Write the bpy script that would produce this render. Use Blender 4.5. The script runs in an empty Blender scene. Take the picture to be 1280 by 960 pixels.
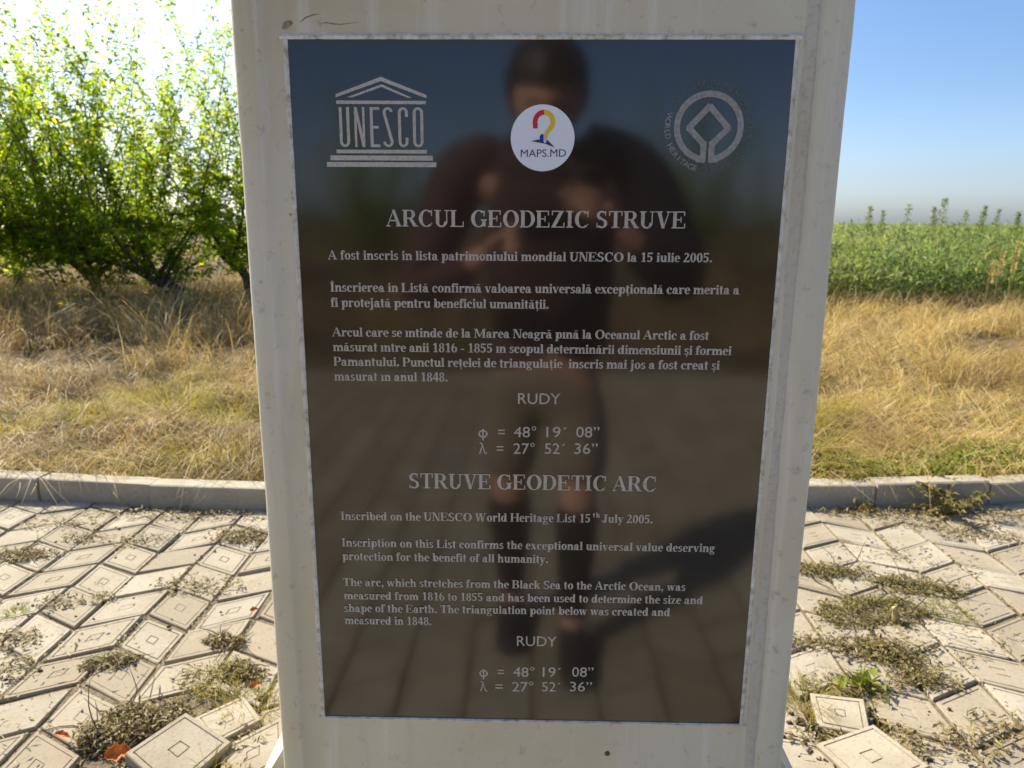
import bpy, bmesh, math, random
import numpy as np
from mathutils import Vector, Matrix, noise as mnoise

# ------------------------------------------------------------------ camera, world, sun, exposure
SC = bpy.context.scene
COL = SC.collection
F_PX, PITCH, YAW, ROLL = 921.83, 0.217247, -0.020497, 0.005821
CAM = Vector((-0.01426, -0.94, 1.35))
cp, sp, cy, sy, cr, sr = math.cos(PITCH), math.sin(PITCH), math.cos(YAW), math.sin(YAW), math.cos(ROLL), math.sin(ROLL)
fwd = Vector((sy * cp, cy * cp, -sp)); r0 = Vector((cy, -sy, 0)); u0 = r0.cross(fwd)
rgt = cr * r0 + sr * u0; upv = -sr * r0 + cr * u0
camd = bpy.data.cameras.new('camera'); cam = bpy.data.objects.new('camera', camd); COL.objects.link(cam)
cam.matrix_world = Matrix(((rgt.x, upv.x, -fwd.x, CAM.x), (rgt.y, upv.y, -fwd.y, CAM.y), (rgt.z, upv.z, -fwd.z, CAM.z), (0, 0, 0, 1)))
camd.sensor_width = 36; camd.lens = F_PX / 1280 * 36
camd.clip_start = 0.01; camd.clip_end = 4000
camd.dof.use_dof = True; camd.dof.focus_distance = 0.95; camd.dof.aperture_fstop = 9.5
SC.camera = cam

SUN_AZ, SUN_EL = math.radians(-47), math.radians(41)       # azimuth from +Y, negative = to the left
sd = Vector((math.sin(SUN_AZ) * math.cos(SUN_EL), math.cos(SUN_AZ) * math.cos(SUN_EL), math.sin(SUN_EL)))
W = bpy.data.worlds.new('World'); SC.world = W; W.use_nodes = True
nt = W.node_tree; bg = nt.nodes['Background']
sky = nt.nodes.new('ShaderNodeTexSky'); sky.sky_type = 'NISHITA'; sky.sun_disc = False
sky.sun_elevation = SUN_EL; sky.sun_rotation = SUN_AZ
sky.air_density = 1.0; sky.dust_density = 1.9; sky.ozone_density = 1.6; sky.altitude = 150
tcw = nt.nodes.new('ShaderNodeTexCoord'); sxz = nt.nodes.new('ShaderNodeSeparateXYZ'); nt.links.new(tcw.outputs['Generated'], sxz.inputs[0])
rw = nt.nodes.new('ShaderNodeValToRGB'); nt.links.new(sxz.outputs[2], rw.inputs[0])
el_ = rw.color_ramp.elements; el_[0].position = 0.0; el_[0].color = (1.22, 1.44, 1.86, 1); el_[1].position = 0.42; el_[1].color = (0.56, 0.79, 1.04, 1)
e3 = el_.new(0.055); e3.color = (0.96, 1.10, 1.40, 1)
e2 = el_.new(0.15); e2.color = (0.76, 0.92, 1.16, 1)
mw = nt.nodes.new('ShaderNodeMix'); mw.data_type = 'RGBA'; mw.blend_type = 'MULTIPLY'; mw.inputs[0].default_value = 1.0
nt.links.new(sky.outputs[0], mw.inputs[6]); nt.links.new(rw.outputs[0], mw.inputs[7])
vd = nt.nodes.new('ShaderNodeVectorMath'); vd.operation = 'DOT_PRODUCT'; nt.links.new(tcw.outputs['Generated'], vd.inputs[0]); vd.inputs[1].default_value = tuple(sd)
mx = nt.nodes.new('ShaderNodeMath'); mx.operation = 'MAXIMUM'; nt.links.new(vd.outputs['Value'], mx.inputs[0]); mx.inputs[1].default_value = 0.0
pw = nt.nodes.new('ShaderNodeMath'); pw.operation = 'POWER'; nt.links.new(mx.outputs[0], pw.inputs[0]); pw.inputs[1].default_value = 5.0       # hazy aureole round the sun
au = nt.nodes.new('ShaderNodeMix'); au.data_type = 'RGBA'; au.blend_type = 'ADD'; au.inputs[7].default_value = (7.0, 6.7, 6.2, 1)
nt.links.new(pw.outputs[0], au.inputs[0]); nt.links.new(mw.outputs[2], au.inputs[6])
nt.links.new(au.outputs[2], bg.inputs[0]); bg.inputs[1].default_value = 0.072
sl = bpy.data.lights.new('sun', 'SUN'); sl.energy = 4.6; sl.angle = math.radians(0.55); sl.color = (1.0, 0.90, 0.71)
so = bpy.data.objects.new('sun', sl); COL.objects.link(so); so.rotation_euler = sd.to_track_quat('Z', 'Y').to_euler()
so.location = sd * 50
SC.view_settings.view_transform = 'Standard'; SC.view_settings.look = 'None'
SC.view_settings.gamma = 1; SC.view_settings.use_curve_mapping = False
SC.view_settings.exposure = 1.15

# ------------------------------------------------------------------ helpers
def tag(o, label=None, cat=None, group=None, kind=None):
    if label: o['label'] = label
    if cat: o['category'] = cat
    if group: o['group'] = group
    if kind: o['kind'] = kind
    return o

def empty(name, loc=(0, 0, 0), rz=0.0):
    o = bpy.data.objects.new(name, None); COL.objects.link(o)
    o.location = loc; o.rotation_euler = (0, 0, rz); o.empty_display_size = 0.1
    return o

def link(name, me, mat, parent=None):
    o = bpy.data.objects.new(name, me); COL.objects.link(o)
    if mat is not None and not me.materials: me.materials.append(mat)
    if parent is not None: o.parent = parent
    return o

def pymesh(name, verts, faces, mat, parent=None, smooth=False):
    me = bpy.data.meshes.new(name); me.from_pydata([tuple(v) for v in verts], [], [tuple(f) for f in faces]); me.update()
    if smooth: me.polygons.foreach_set('use_smooth', [True] * len(me.polygons))
    return link(name, me, mat, parent)

def npquads(name, V, Fq, mat, parent=None, smooth=False):
    V = np.asarray(V, np.float32).reshape(-1, 3); Fq = np.asarray(Fq, np.int32).reshape(-1, 4)
    me = bpy.data.meshes.new(name)
    me.vertices.add(len(V)); me.vertices.foreach_set('co', V.ravel())
    n = len(Fq); me.loops.add(n * 4); me.loops.foreach_set('vertex_index', Fq.ravel())
    me.polygons.add(n); me.polygons.foreach_set('loop_start', np.arange(n, dtype=np.int32) * 4)
    if smooth: me.polygons.foreach_set('use_smooth', np.ones(n, bool))
    me.update(calc_edges=True); me.validate()
    return link(name, me, mat, parent)

class MB:
    """collects quads / polygons and links them as one object"""
    def __init__(s): s.v, s.f = [], []
    def add(s, vs, fs):
        b = len(s.v); s.v += [tuple(v) for v in vs]; s.f += [tuple(i + b for i in f) for f in fs]
    def box(s, c, h, rot=None):
        vs = []
        for dx in (-1, 1):
            for dy in (-1, 1):
                for dz in (-1, 1):
                    p = Vector((dx * h[0], dy * h[1], dz * h[2]))
                    if rot is not None: p = rot @ p
                    vs.append(Vector(c) + p)
        s.add(vs, [(0, 1, 3, 2), (4, 6, 7, 5), (0, 4, 5, 1), (2, 3, 7, 6), (0, 2, 6, 4), (1, 5, 7, 3)])
    def tube(s, pts, rad, n=6, cap=True):
        pts = [Vector(p) for p in pts]; vs = []; a = Vector((0.31, 0.17, 0.93)).normalized()
        for i, p in enumerate(pts):
            t = (pts[min(i + 1, len(pts) - 1)] - pts[max(i - 1, 0)])
            t = t.normalized() if t.length > 1e-9 else Vector((0, 0, 1))
            x = t.cross(a)
            if x.length < 0.05: x = t.cross(Vector((1, 0, 0)))
            x.normalize(); y = t.cross(x)
            for k in range(n):
                an = 2 * math.pi * k / n; vs.append(p + (x * math.cos(an) + y * math.sin(an)) * rad[i])
        fs = []
        for i in range(len(pts) - 1):
            for k in range(n):
                fs.append((i * n + k, i * n + (k + 1) % n, (i + 1) * n + (k + 1) % n, (i + 1) * n + k))
        if cap: fs += [tuple(range(n - 1, -1, -1)), tuple((len(pts) - 1) * n + k for k in range(n))]
        s.add(vs, fs)
    def build(s, name, mat, parent=None, smooth=False): return pymesh(name, s.v, s.f, mat, parent, smooth)

# ------------------------------------------------------------------ materials
def mat(name):
    m = bpy.data.materials.new(name); m.use_nodes = True
    nt = m.node_tree; b = nt.nodes['Principled BSDF']
    return m, nt, b
def N(nt, t, **kw):
    n = nt.nodes.new(t)
    for k, v in kw.items(): setattr(n, k, v)
    return n
def tex_noise(nt, scale, detail=4, rough=0.55, vec=None, dist=0.0):
    n = N(nt, 'ShaderNodeTexNoise'); n.inputs['Scale'].default_value = scale; n.inputs['Detail'].default_value = detail
    n.inputs['Roughness'].default_value = rough; n.inputs['Distortion'].default_value = dist
    if vec is not None: nt.links.new(vec, n.inputs['Vector'])
    return n.outputs['Fac']
def ramp(nt, fac, stops, interp='LINEAR'):
    r = N(nt, 'ShaderNodeValToRGB'); r.color_ramp.interpolation = interp
    e = r.color_ramp.elements
    while len(e) < len(stops): e.new(0.5)
    for el, (p, c) in zip(e, stops):
        el.position = p; el.color = tuple(c) + ((1,) if len(c) == 3 else ()) if not isinstance(c, (int, float)) else (c, c, c, 1)
    nt.links.new(fac, r.inputs[0]); return r.outputs[0]
def mix(nt, fac, a, b, mode='MIX'):
    m = N(nt, 'ShaderNodeMix', data_type='RGBA', blend_type=mode)
    for s, v in ((0, fac), (6, a), (7, b)):
        if hasattr(v, 'links'): nt.links.new(v, m.inputs[s])
        elif isinstance(v, (int, float)): m.inputs[s].default_value = v
        else: m.inputs[s].default_value = tuple(v) + (1,)
    return m.outputs[2]
def coords(nt, scale=(1, 1, 1)):
    t = N(nt, 'ShaderNodeTexCoord'); mp = N(nt, 'ShaderNodeMapping'); mp.inputs['Scale'].default_value = scale
    nt.links.new(t.outputs['Object'], mp.inputs[0]); return mp.outputs[0]
def bump(nt, b, h, strength, dist, prev=None):
    bm = N(nt, 'ShaderNodeBump'); bm.inputs['Strength'].default_value = strength; bm.inputs['Distance'].default_value = dist
    nt.links.new(h, bm.inputs['Height'])
    if prev is not None: nt.links.new(prev, bm.inputs['Normal'])
    nt.links.new(bm.outputs[0], b.inputs['Normal']); return bm.outputs[0]

def simple(name, c, rough=0.7, var=0.15, scale=20, spec=0.3):
    m, nt, b = mat(name); v = coords(nt)
    f = tex_noise(nt, scale, 5, vec=v)
    col = ramp(nt, f, [(0.3, [x * (1 - var) for x in c]), (0.7, [min(1, x * (1 + var)) for x in c])])
    nt.links.new(col, b.inputs['Base Color']); b.inputs['Roughness'].default_value = rough
    b.inputs['Specular IOR Level'].default_value = spec
    return m

def leafy(name, stops, trans=0.45, rough=0.55, patch=None, tcol=None):
    """blade / leaf material: a colour per separate leaf, some light coming through"""
    m, nt, b = mat(name); out = nt.nodes['Material Output']
    g = N(nt, 'ShaderNodeNewGeometry')
    col = ramp(nt, g.outputs['Random Per Island'], stops)
    if patch:
        v = coords(nt); f = tex_noise(nt, patch[0], 3, vec=v)
        pf = ramp(nt, f, [(patch[1], 0.0), (patch[2], 1.0)])
        col = mix(nt, pf, col, patch[3])
    nt.links.new(col, b.inputs['Base Color']); b.inputs['Roughness'].default_value = rough
    b.inputs['Specular IOR Level'].default_value = 0.25
    t = N(nt, 'ShaderNodeBsdfTranslucent'); ms = N(nt, 'ShaderNodeMixShader'); ms.inputs[0].default_value = trans
    tc = mix(nt, 1.0, col, tcol or (1.25, 1.25, 0.8), 'MULTIPLY'); nt.links.new(tc, t.inputs[0])
    nt.links.new(b.outputs[0], ms.inputs[1]); nt.links.new(t.outputs[0], ms.inputs[2]); nt.links.new(ms.outputs[0], out.inputs[0])
    return m

M = {}
# plaster / concrete of the stele
m, nt, b = mat('painted_concrete'); v = coords(nt)
big = tex_noise(nt, 1.7, 5, vec=v); fine = tex_noise(nt, 55, 6, 0.7, v)
vs = coords(nt, (26, 26, 1.6)); streak = tex_noise(nt, 1.0, 4, 0.6, vs, 0.4)
base = ramp(nt, big, [(0.3, (0.46, 0.385, 0.25)), (0.46, (0.61, 0.545, 0.39)), (0.58, (0.66, 0.61, 0.475)), (0.72, (0.61, 0.59, 0.50))])
base = mix(nt, ramp(nt, streak, [(0.56, 0.0), (0.70, 0.5)]), base, (0.78, 0.75, 0.69))
base = mix(nt, ramp(nt, streak, [(0.26, 0.35), (0.40, 0.0)]), base, (0.37, 0.325, 0.23))
base = mix(nt, ramp(nt, fine, [(0.30, 0.55), (0.42, 0.0)]), base, (0.27, 0.255, 0.235))
vo = N(nt, 'ShaderNodeTexVoronoi'); vo.inputs['Scale'].default_value = 34; nt.links.new(v, vo.inputs['Vector'])
pit = ramp(nt, vo.outputs['Distance'], [(0.045, 1.0), (0.085, 0.0)])
rn = ramp(nt, tex_noise(nt, 7, 3, vec=v), [(0.54, 0.0), (0.64, 0.8)])
pit = mix(nt, 1.0, pit, rn, 'MULTIPLY')
base = mix(nt, pit, base, (0.24, 0.205, 0.16))
nt.links.new(base, b.inputs['Base Color']); b.inputs['Roughness'].default_value = 0.72; b.inputs['Specular IOR Level'].default_value = 0.3
n1 = bump(nt, b, tex_noise(nt, 9, 5, vec=v), 0.35, 0.006); n2 = bump(nt, b, fine, 0.35, 0.0015, n1); bump(nt, b, ramp(nt, vo.outputs['Distance'], [(0.03, 0.0), (0.09, 1.0)]), 0.35, 0.001, n2)
M['plaster'] = m
m, nt, b = mat('rough_concrete_band'); v = coords(nt)
f = tex_noise(nt, 120, 6, 0.75, v); f2 = tex_noise(nt, 5, 4, vec=v)
base = ramp(nt, f2, [(0.3, (0.54, 0.48, 0.36)), (0.7, (0.60, 0.57, 0.49))])
base = mix(nt, ramp(nt, f, [(0.34, 0.6), (0.50, 0.0)]), base, (0.33, 0.31, 0.28))
base = mix(nt, ramp(nt, tex_noise(nt, 1.0, 4, 0.6, coords(nt, (30, 30, 2.2)), 0.5), [(0.54, 0.0), (0.70, 0.5)]), base, (0.66, 0.645, 0.61))
nt.links.new(base, b.inputs['Base Color']); b.inputs['Roughness'].default_value = 0.85
bump(nt, b, f, 0.6, 0.0016); M['band'] = m
m, nt, b = mat('mortar_lip'); v = coords(nt); f = tex_noise(nt, 60, 5, 0.7, v)
base = ramp(nt, f, [(0.36, (0.36, 0.32, 0.24)), (0.48, (0.60, 0.575, 0.49)), (0.64, (0.74, 0.725, 0.66))])
nt.links.new(base, b.inputs['Base Color']); b.inputs['Roughness'].default_value = 0.8; bump(nt, b, f, 0.5, 0.001); M['mortar'] = m
# polished dark stone plaque
m, nt, b = mat('polished_dark_stone'); v = coords(nt)
f = tex_noise(nt, 3, 4, vec=v)
nt.links.new(ramp(nt, f, [(0.3, (0.019, 0.0135, 0.0105)), (0.7, (0.025, 0.019, 0.0145))]), b.inputs['Base Color'])
b.inputs['Roughness'].default_value = 0.08; b.inputs['IOR'].default_value = 1.69
M['plaque'] = m
m, nt, b = mat('engraved_grey_lettering'); v = coords(nt); f = tex_noise(nt, 420, 3, 0.7, v); f2 = tex_noise(nt, 9, 3, vec=v)
c = ramp(nt, f, [(0.30, (0.29, 0.27, 0.235)), (0.5, (0.52, 0.485, 0.43))])
c = mix(nt, ramp(nt, f2, [(0.45, 0.0), (0.8, 0.35)]), c, (0.30, 0.28, 0.25))
nt.links.new(c, b.inputs['Base Color']); b.inputs['Roughness'].default_value = 0.8; M['letter'] = m
M['letter_faint'] = simple('worn_faint_lettering', (0.125, 0.125, 0.125), 0.6, 0.3, 300)
M['letter_half'] = simple('mid_grey_lettering', (0.30, 0.29, 0.275), 0.7, 0.3, 300)  # mid grey, duller than the main lettering
M['sticker'] = simple('white_vinyl', (0.80, 0.82, 0.88), 0.35, 0.02, 10, 0.5)
M['s_red'] = simple('red_print', (0.62, 0.025, 0.04), 0.4, 0.03); M['s_yel'] = simple('yellow_print', (0.80, 0.55, 0.02), 0.4, 0.03)
M['s_blue'] = simple('blue_print', (0.02, 0.03, 0.42), 0.4, 0.03); M['s_navy'] = simple('navy_print', (0.035, 0.055, 0.13), 0.4, 0.03)
# pavers
m, nt, b = mat('concrete_paver'); v = coords(nt); g = N(nt, 'ShaderNodeNewGeometry')
rnd = ramp(nt, g.outputs['Random Per Island'], [(0.0, (0.265, 0.222, 0.162)), (0.3, (0.325, 0.278, 0.208)), (0.6, (0.355, 0.31, 0.24)), (0.85, (0.39, 0.345, 0.272)), (1.0, (0.29, 0.255, 0.20))])
f = tex_noise(nt, 6, 6, 0.62, v); f2 = tex_noise(nt, 90, 5, 0.7, v)
c = mix(nt, ramp(nt, f, [(0.42, 0.0), (0.68, 0.65)]), rnd, (0.255, 0.212, 0.15))
c = mix(nt, ramp(nt, f2, [(0.33, 0.6), (0.47, 0.0)]), c, (0.16, 0.132, 0.095))
f3 = tex_noise(nt, 23, 4, 0.6, v)
c = mix(nt, ramp(nt, f3, [(0.62, 0.0), (0.74, 0.45)]), c, (0.46, 0.43, 0.37))
nt.links.new(c, b.inputs['Base Color']); b.inputs['Roughness'].default_value = 0.88; b.inputs['Specular IOR Level'].default_value = 0.25
n1 = bump(nt, b, f2, 0.5, 0.0016); bump(nt, b, f3, 0.4, 0.003, n1); M['paver'] = m
m, nt, b = mat('kerb_concrete'); v = coords(nt); f2 = tex_noise(nt, 70, 6, 0.7, v); f = tex_noise(nt, 4, 4, vec=v)
c = ramp(nt, f, [(0.3, (0.29, 0.25, 0.185)), (0.7, (0.41, 0.365, 0.285))]); c = mix(nt, ramp(nt, f2, [(0.33, 0.5), (0.46, 0.0)]), c, (0.18, 0.165, 0.14))
nt.links.new(c, b.inputs['Base Color']); b.inputs['Roughness'].default_value = 0.9; bump(nt, b, f2, 0.7, 0.004); M['kerb'] = m
# soil and straw ground
m, nt, b = mat('soil_and_straw_ground'); v = coords(nt)
f = tex_noise(nt, 1.3, 5, 0.6, v); f2 = tex_noise(nt, 38, 6, 0.7, v)
c = ramp(nt, f, [(0.3, (0.075, 0.056, 0.035)), (0.5, (0.13, 0.095, 0.053)), (0.7, (0.19, 0.14, 0.075))])
c = mix(nt, ramp(nt, f2, [(0.38, 0.6), (0.52, 0.0)]), c, (0.075, 0.057, 0.038))
nt.links.new(c, b.inputs['Base Color']); b.inputs['Roughness'].default_value = 0.95; b.inputs['Specular IOR Level'].default_value = 0.1
bump(nt, b, f2, 0.8, 0.02); M['ground'] = m
m, nt, b = mat('joint_soil'); v = coords(nt); f2 = tex_noise(nt, 60, 6, 0.75, v)
c = ramp(nt, f2, [(0.3, (0.09, 0.068, 0.042)), (0.5, (0.18, 0.14, 0.088)), (0.72, (0.27, 0.215, 0.14))])
nt.links.new(c, b.inputs['Base Color']); b.inputs['Roughness'].default_value = 0.95; bump(nt, b, f2, 1.0, 0.01); M['soil'] = m

M['straw'] = leafy('dry_straw', [(0, (0.15, 0.105, 0.05)), (0.2, (0.36, 0.255, 0.105)), (0.6, (0.50, 0.37, 0.165)), (0.85, (0.62, 0.49, 0.26)), (0.95, (0.68, 0.60, 0.40)), (1, (0.24, 0.23, 0.07))], 0.35, patch=(1.1, 0.46, 0.66, (0.24, 0.165, 0.08)), tcol=(1.15, 1.08, 0.8))
M['gold'] = leafy('golden_dry_grass', [(0, (0.20, 0.14, 0.055)), (0.15, (0.48, 0.345, 0.125)), (0.6, (0.62, 0.47, 0.20)), (0.85, (0.74, 0.61, 0.33)), (1, (0.30, 0.26, 0.08))], 0.35, patch=(0.9, 0.48, 0.66, (0.34, 0.245, 0.10)), tcol=(1.15, 1.08, 0.75))
M['yelgrass'] = leafy('yellow_green_grass', [(0, (0.28, 0.22, 0.04)), (0.5, (0.40, 0.32, 0.07)), (1, (0.26, 0.26, 0.05))], 0.4)
M['weed'] = leafy('green_weed', [(0, (0.13, 0.19, 0.022)), (0.5, (0.20, 0.26, 0.035)), (1, (0.28, 0.29, 0.05))], 0.5)
M['darkweed'] = leafy('dusty_green_weed', [(0, (0.12, 0.105, 0.035)), (0.4, (0.20, 0.175, 0.055)), (0.8, (0.29, 0.235, 0.095)), (1, (0.13, 0.085, 0.04))], 0.35)
M['leaf'] = leafy('tree_leaf', [(0, (0.09, 0.145, 0.011)), (0.3, (0.14, 0.195, 0.016)), (0.6, (0.19, 0.24, 0.02)), (0.9, (0.25, 0.275, 0.03)), (0.98, (0.30, 0.29, 0.035)), (0.985, (0.55, 0.33, 0.03)), (1, (0.60, 0.38, 0.04))], 0.74, 0.38, tcol=(2.3, 2.4, 0.9))
M['crop'] = leafy('field_crop_leaf', [(0, (0.10, 0.155, 0.05)), (0.45, (0.155, 0.215, 0.075)), (0.8, (0.21, 0.265, 0.11)), (1, (0.36, 0.33, 0.15))], 0.5, 0.5, patch=(0.35, 0.45, 0.72, (0.25, 0.25, 0.11)), tcol=(1.45, 1.5, 0.9))
M['crop_far'] = simple('far_field_green', (0.10, 0.125, 0.05), 0.9, 0.3, 0.4, 0.1)
M['litter'] = leafy('dry_weed_litter', [(0, (0.085, 0.06, 0.03)), (0.35, (0.20, 0.15, 0.07)), (0.7, (0.31, 0.245, 0.12)), (0.9, (0.24, 0.215, 0.07)), (1, (0.42, 0.34, 0.20))], 0.25)
M['crumb'] = simple('dark_soil_crumb', (0.075, 0.055, 0.035), 0.95, 0.4, 60, 0.1)
M['bark'] = simple('brown_bark', (0.085, 0.062, 0.045), 0.9, 0.45, 25, 0.15)
M['orange_leaf'] = simple('orange_dead_leaf', (0.50, 0.15, 0.03), 0.6, 0.5, 60)
M['tan_leaf'] = simple('tan_dead_leaf', (0.55, 0.33, 0.10), 0.6, 0.3, 40)
M['stem'] = simple('dry_stem', (0.36, 0.27, 0.13), 0.8, 0.25, 30)
M['skin'] = simple('skin', (0.60, 0.33, 0.24), 0.5, 0.08, 30, 0.4)
M['hair'] = simple('dark_brown_hair', (0.03, 0.02, 0.014), 0.5, 0.3, 80)
M['shaded_jacket_half'] = simple('shaded_half_cloth', (0.018, 0.018, 0.022), 0.8, 0.2, 30)  # near-black cloth: self-shadow of the person's right side put into the colour
M['shirt'] = simple('maroon_brown_cloth', (0.085, 0.045, 0.04), 0.85, 0.2, 30)
M['shorts'] = simple('khaki_cloth', (0.26, 0.21, 0.16), 0.85, 0.15, 30)
M['shoe'] = simple('black_shoe', (0.02, 0.02, 0.02), 0.6, 0.2, 40)
M['phone'] = simple('black_phone_shell', (0.015, 0.015, 0.018), 0.25, 0.1, 30, 0.5)
M['lens'] = simple('lens_glass', (0.008, 0.008, 0.015), 0.05, 0.1, 30, 0.6)

# ------------------------------------------------------------------ ground, pavement, kerb
def smooth(t): t = max(0.0, min(1.0, t)); return t * t * (3 - 2 * t)
KY = [(-60, 2.75), (-6.0, 2.75), (-2.62, 2.44), (-1.8, 2.36), (-1.27, 2.335), (-0.2, 2.36), (0.6, 2.43), (1.39, 2.475), (1.6, 2.475), (2.1, 2.51), (2.46, 2.58), (6.0, 3.45), (60, 3.45)]
def kerb_y(x):
    for (a, ya), (b_, yb) in zip(KY[:-1], KY[1:]):
        if a <= x <= b_: return ya + (yb - ya) * (x - a) / (b_ - a)
    return 2.5
PX0, PX1, PY0 = -5.2, 5.6, -5.0
def gz_edge(x, y):
    return max(y - kerb_y(x) - 0.02, x - PX1, PX0 - x, PY0 - y)       # > 0 outside the paving
def ground_z(x, y):
    e = gz_edge(x, y); t = smooth(e / 0.10)
    n = mnoise.noise(Vector((x * 1.1, y * 1.1, 3.0))) * 0.10 + mnoise.noise(Vector((x * 2.6, y * 2.6, 9.0))) * 0.085
    d = max(abs(x), abs(y)); n *= 1.0 if d < 20 else max(0, 1 - (d - 20) / 20)
    inn = mnoise.noise(Vector((x * 9, y * 9, 1.0))) * 0.004
    return (1 - t) * (-0.0085 + inn) + t * (0.075 + n * smooth(e / 0.8) + 0.02 * smooth(e / 0.6))
def axis(lo, hi, fine_lo, fine_hi, st):
    a = list(np.arange(fine_lo, fine_hi + 1e-6, st)); s = st; x = fine_hi
    while x < hi: s *= 1.35; x += s; a.append(min(x, hi))
    s = st; x = fine_lo
    while x > lo: s *= 1.35; x -= s; a.insert(0, max(x, lo))
    return a
xs = axis(-1800, 1800, -7, 8, 0.07); ys = axis(-1800, 1800, -6, 9, 0.06)
V = [(x, y, ground_z(x, y)) for y in ys for x in xs]; nx = len(xs)
Fq = [(j * nx + i, j * nx + i + 1, (j + 1) * nx + i + 1, (j + 1) * nx + i) for j in range(len(ys) - 1) for i in range(nx - 1)]
g = npquads('ground', V, Fq, M['ground'], smooth=True); tag(g, kind='structure')
g.data.materials.append(M['soil'])
mi = np.zeros(len(Fq), np.int32)
for k, (a, b_, c_, d_) in enumerate(Fq):
    x = (V[a][0] + V[c_][0]) / 2; y = (V[a][1] + V[c_][1]) / 2
    if gz_edge(x, y) < 0.03: mi[k] = 1
g.data.polygons.foreach_set('material_index', mi); g.data.update()

rng = random.Random(11)
LEVELS = [(0.0, -0.045), (0.0, -0.003), (0.0025, 0.0), (0.0125, 0.0), (0.0135, -0.0032), (0.0158, -0.0032), (0.0168, 0.0)]
def paver_geo(mb, corners, z0=0.0, tilt=(0, 0), motif=True, th=0.045, gd=1.0):
    """one rhombic slab: rim, engraved border line, engraved middle rhombus"""
    c = sum((Vector(p) for p in corners), Vector((0, 0))) / 4
    def inset(d):
        out = []
        for i in range(4):
            p, q, r_ = Vector(corners[i - 1]), Vector(corners[i]), Vector(corners[(i + 1) % 4])
            e1 = (q - p).normalized(); e2 = (r_ - q).normalized()
            n1 = Vector((-e1.y, e1.x)); n2 = Vector((-e2.y, e2.x))
            den = 1 + n1.dot(n2); out.append(q + (n1 + n2) * (d / max(0.2, den)))
        return out
    rings = []
    for d, z in LEVELS:
        rings.append([(p.x, p.y, (z * (gd if d > 0.01 else 1.0)) if z > -0.04 else -th) for p in inset(d)])
    if motif:
        base = inset(0.0168)
        for s, z in ((0.27, 0.0), (0.258, -0.0028), (0.228, -0.0028), (0.216, 0.0)):
            rings.append([(c.x + (p.x - c.x) * s, c.y + (p.y - c.y) * s, z * gd) for p in base])
    vs = []
    for r_ in rings:
        for x, y, z in r_: vs.append((x, y, z + z0 + (x - c.x) * tilt[0] + (y - c.y) * tilt[1]))
    fs = []
    for k in range(len(rings) - 1):
        for i in range(4): fs.append((k * 4 + i, k * 4 + (i + 1) % 4, (k + 1) * 4 + (i + 1) % 4, (k + 1) * 4 + i))
    k = len(rings) - 1; fs.append((k * 4, k * 4 + 1, k * 4 + 2, k * 4 + 3))
    mb.add(vs, fs)
PIT = 0.1925
def bx(k): return -1.335 + PIT * k
def joint_y(k, j):
    s = smooth((bx(k) + 0.6) / 1.2); p = 0.196 + 0.007 * s
    y = 0.983 + 0.087 * s + p * j + (0 if k % 2 == 0 else -0.100)
    return y + 0.012 * mnoise.noise(Vector((bx(k) * 1.5, y * 0.6, 5.0)))
HOLES = [(-1.02, 0.74, 0.13), (-0.86, 0.62, 0.15), (0.86, 0.80, 0.16), (-0.80, 0.78, 0.12), (-0.72, 0.68, 0.13), (0.72, 0.72, 0.12)]
pv = MB()
for k in range(-20, 36):
    for j in range(-34, 12):
        a = (bx(k), joint_y(k, j)); d_ = (bx(k), joint_y(k, j + 1))
        jo = 0
        b1 = (bx(k + 1), joint_y(k + 1, j + jo)); c1 = (bx(k + 1), joint_y(k + 1, j + 1 + jo))
        cx_ = (a[0] + c1[0]) / 2; cy_ = (a[1] + c1[1]) / 2
        if cy_ > kerb_y(cx_) + 0.03 or cx_ < PX0 or cx_ > PX1 or cy_ < PY0: continue
        if abs(cx_) < 0.60 and -0.10 < cy_ < 0.64: continue
        if any(math.hypot(cx_ - hx, cy_ - hy) < hr for hx, hy, hr in HOLES): continue
        gap = 0.0048 + 0.003 * rng.random()
        if (cx_ < -0.5 or cx_ > 0.5) and 0 < cy_ < 1.6: gap += 0.0015
        cc = Vector((cx_, cy_)); ang = rng.gauss(0, 0.012)
        q = []
        P4 = [Vector(p) for p in (a, b1, c1, d_)]
        e = [(P4[(i + 1) % 4] - P4[i]).normalized() for i in range(4)]
        for i in range(4):
            n1 = Vector((-e[i - 1].y, e[i - 1].x)); n2 = Vector((-e[i].y, e[i].x))
            p = P4[i] + (n1 + n2) * gap / (1 + n1.dot(n2)) - cc
            q.append((cc.x + p.x * math.cos(ang) - p.y * math.sin(ang), cc.y + p.x * math.sin(ang) + p.y * math.cos(ang)))
        q = [(x_ + rng.gauss(0, 0.0016), y_ + rng.gauss(0, 0.0016)) for x_, y_ in q]
        paver_geo(pv, q, rng.gauss(0, 0.0028), (rng.gauss(0, 0.016), rng.gauss(0, 0.016)), True, 0.045, rng.choice((0.08, 0.3, 0.5, 0.7, 0.9, 1.0)))
o = pv.build('pavement', M['paver']); tag(o, kind='structure')

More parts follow.
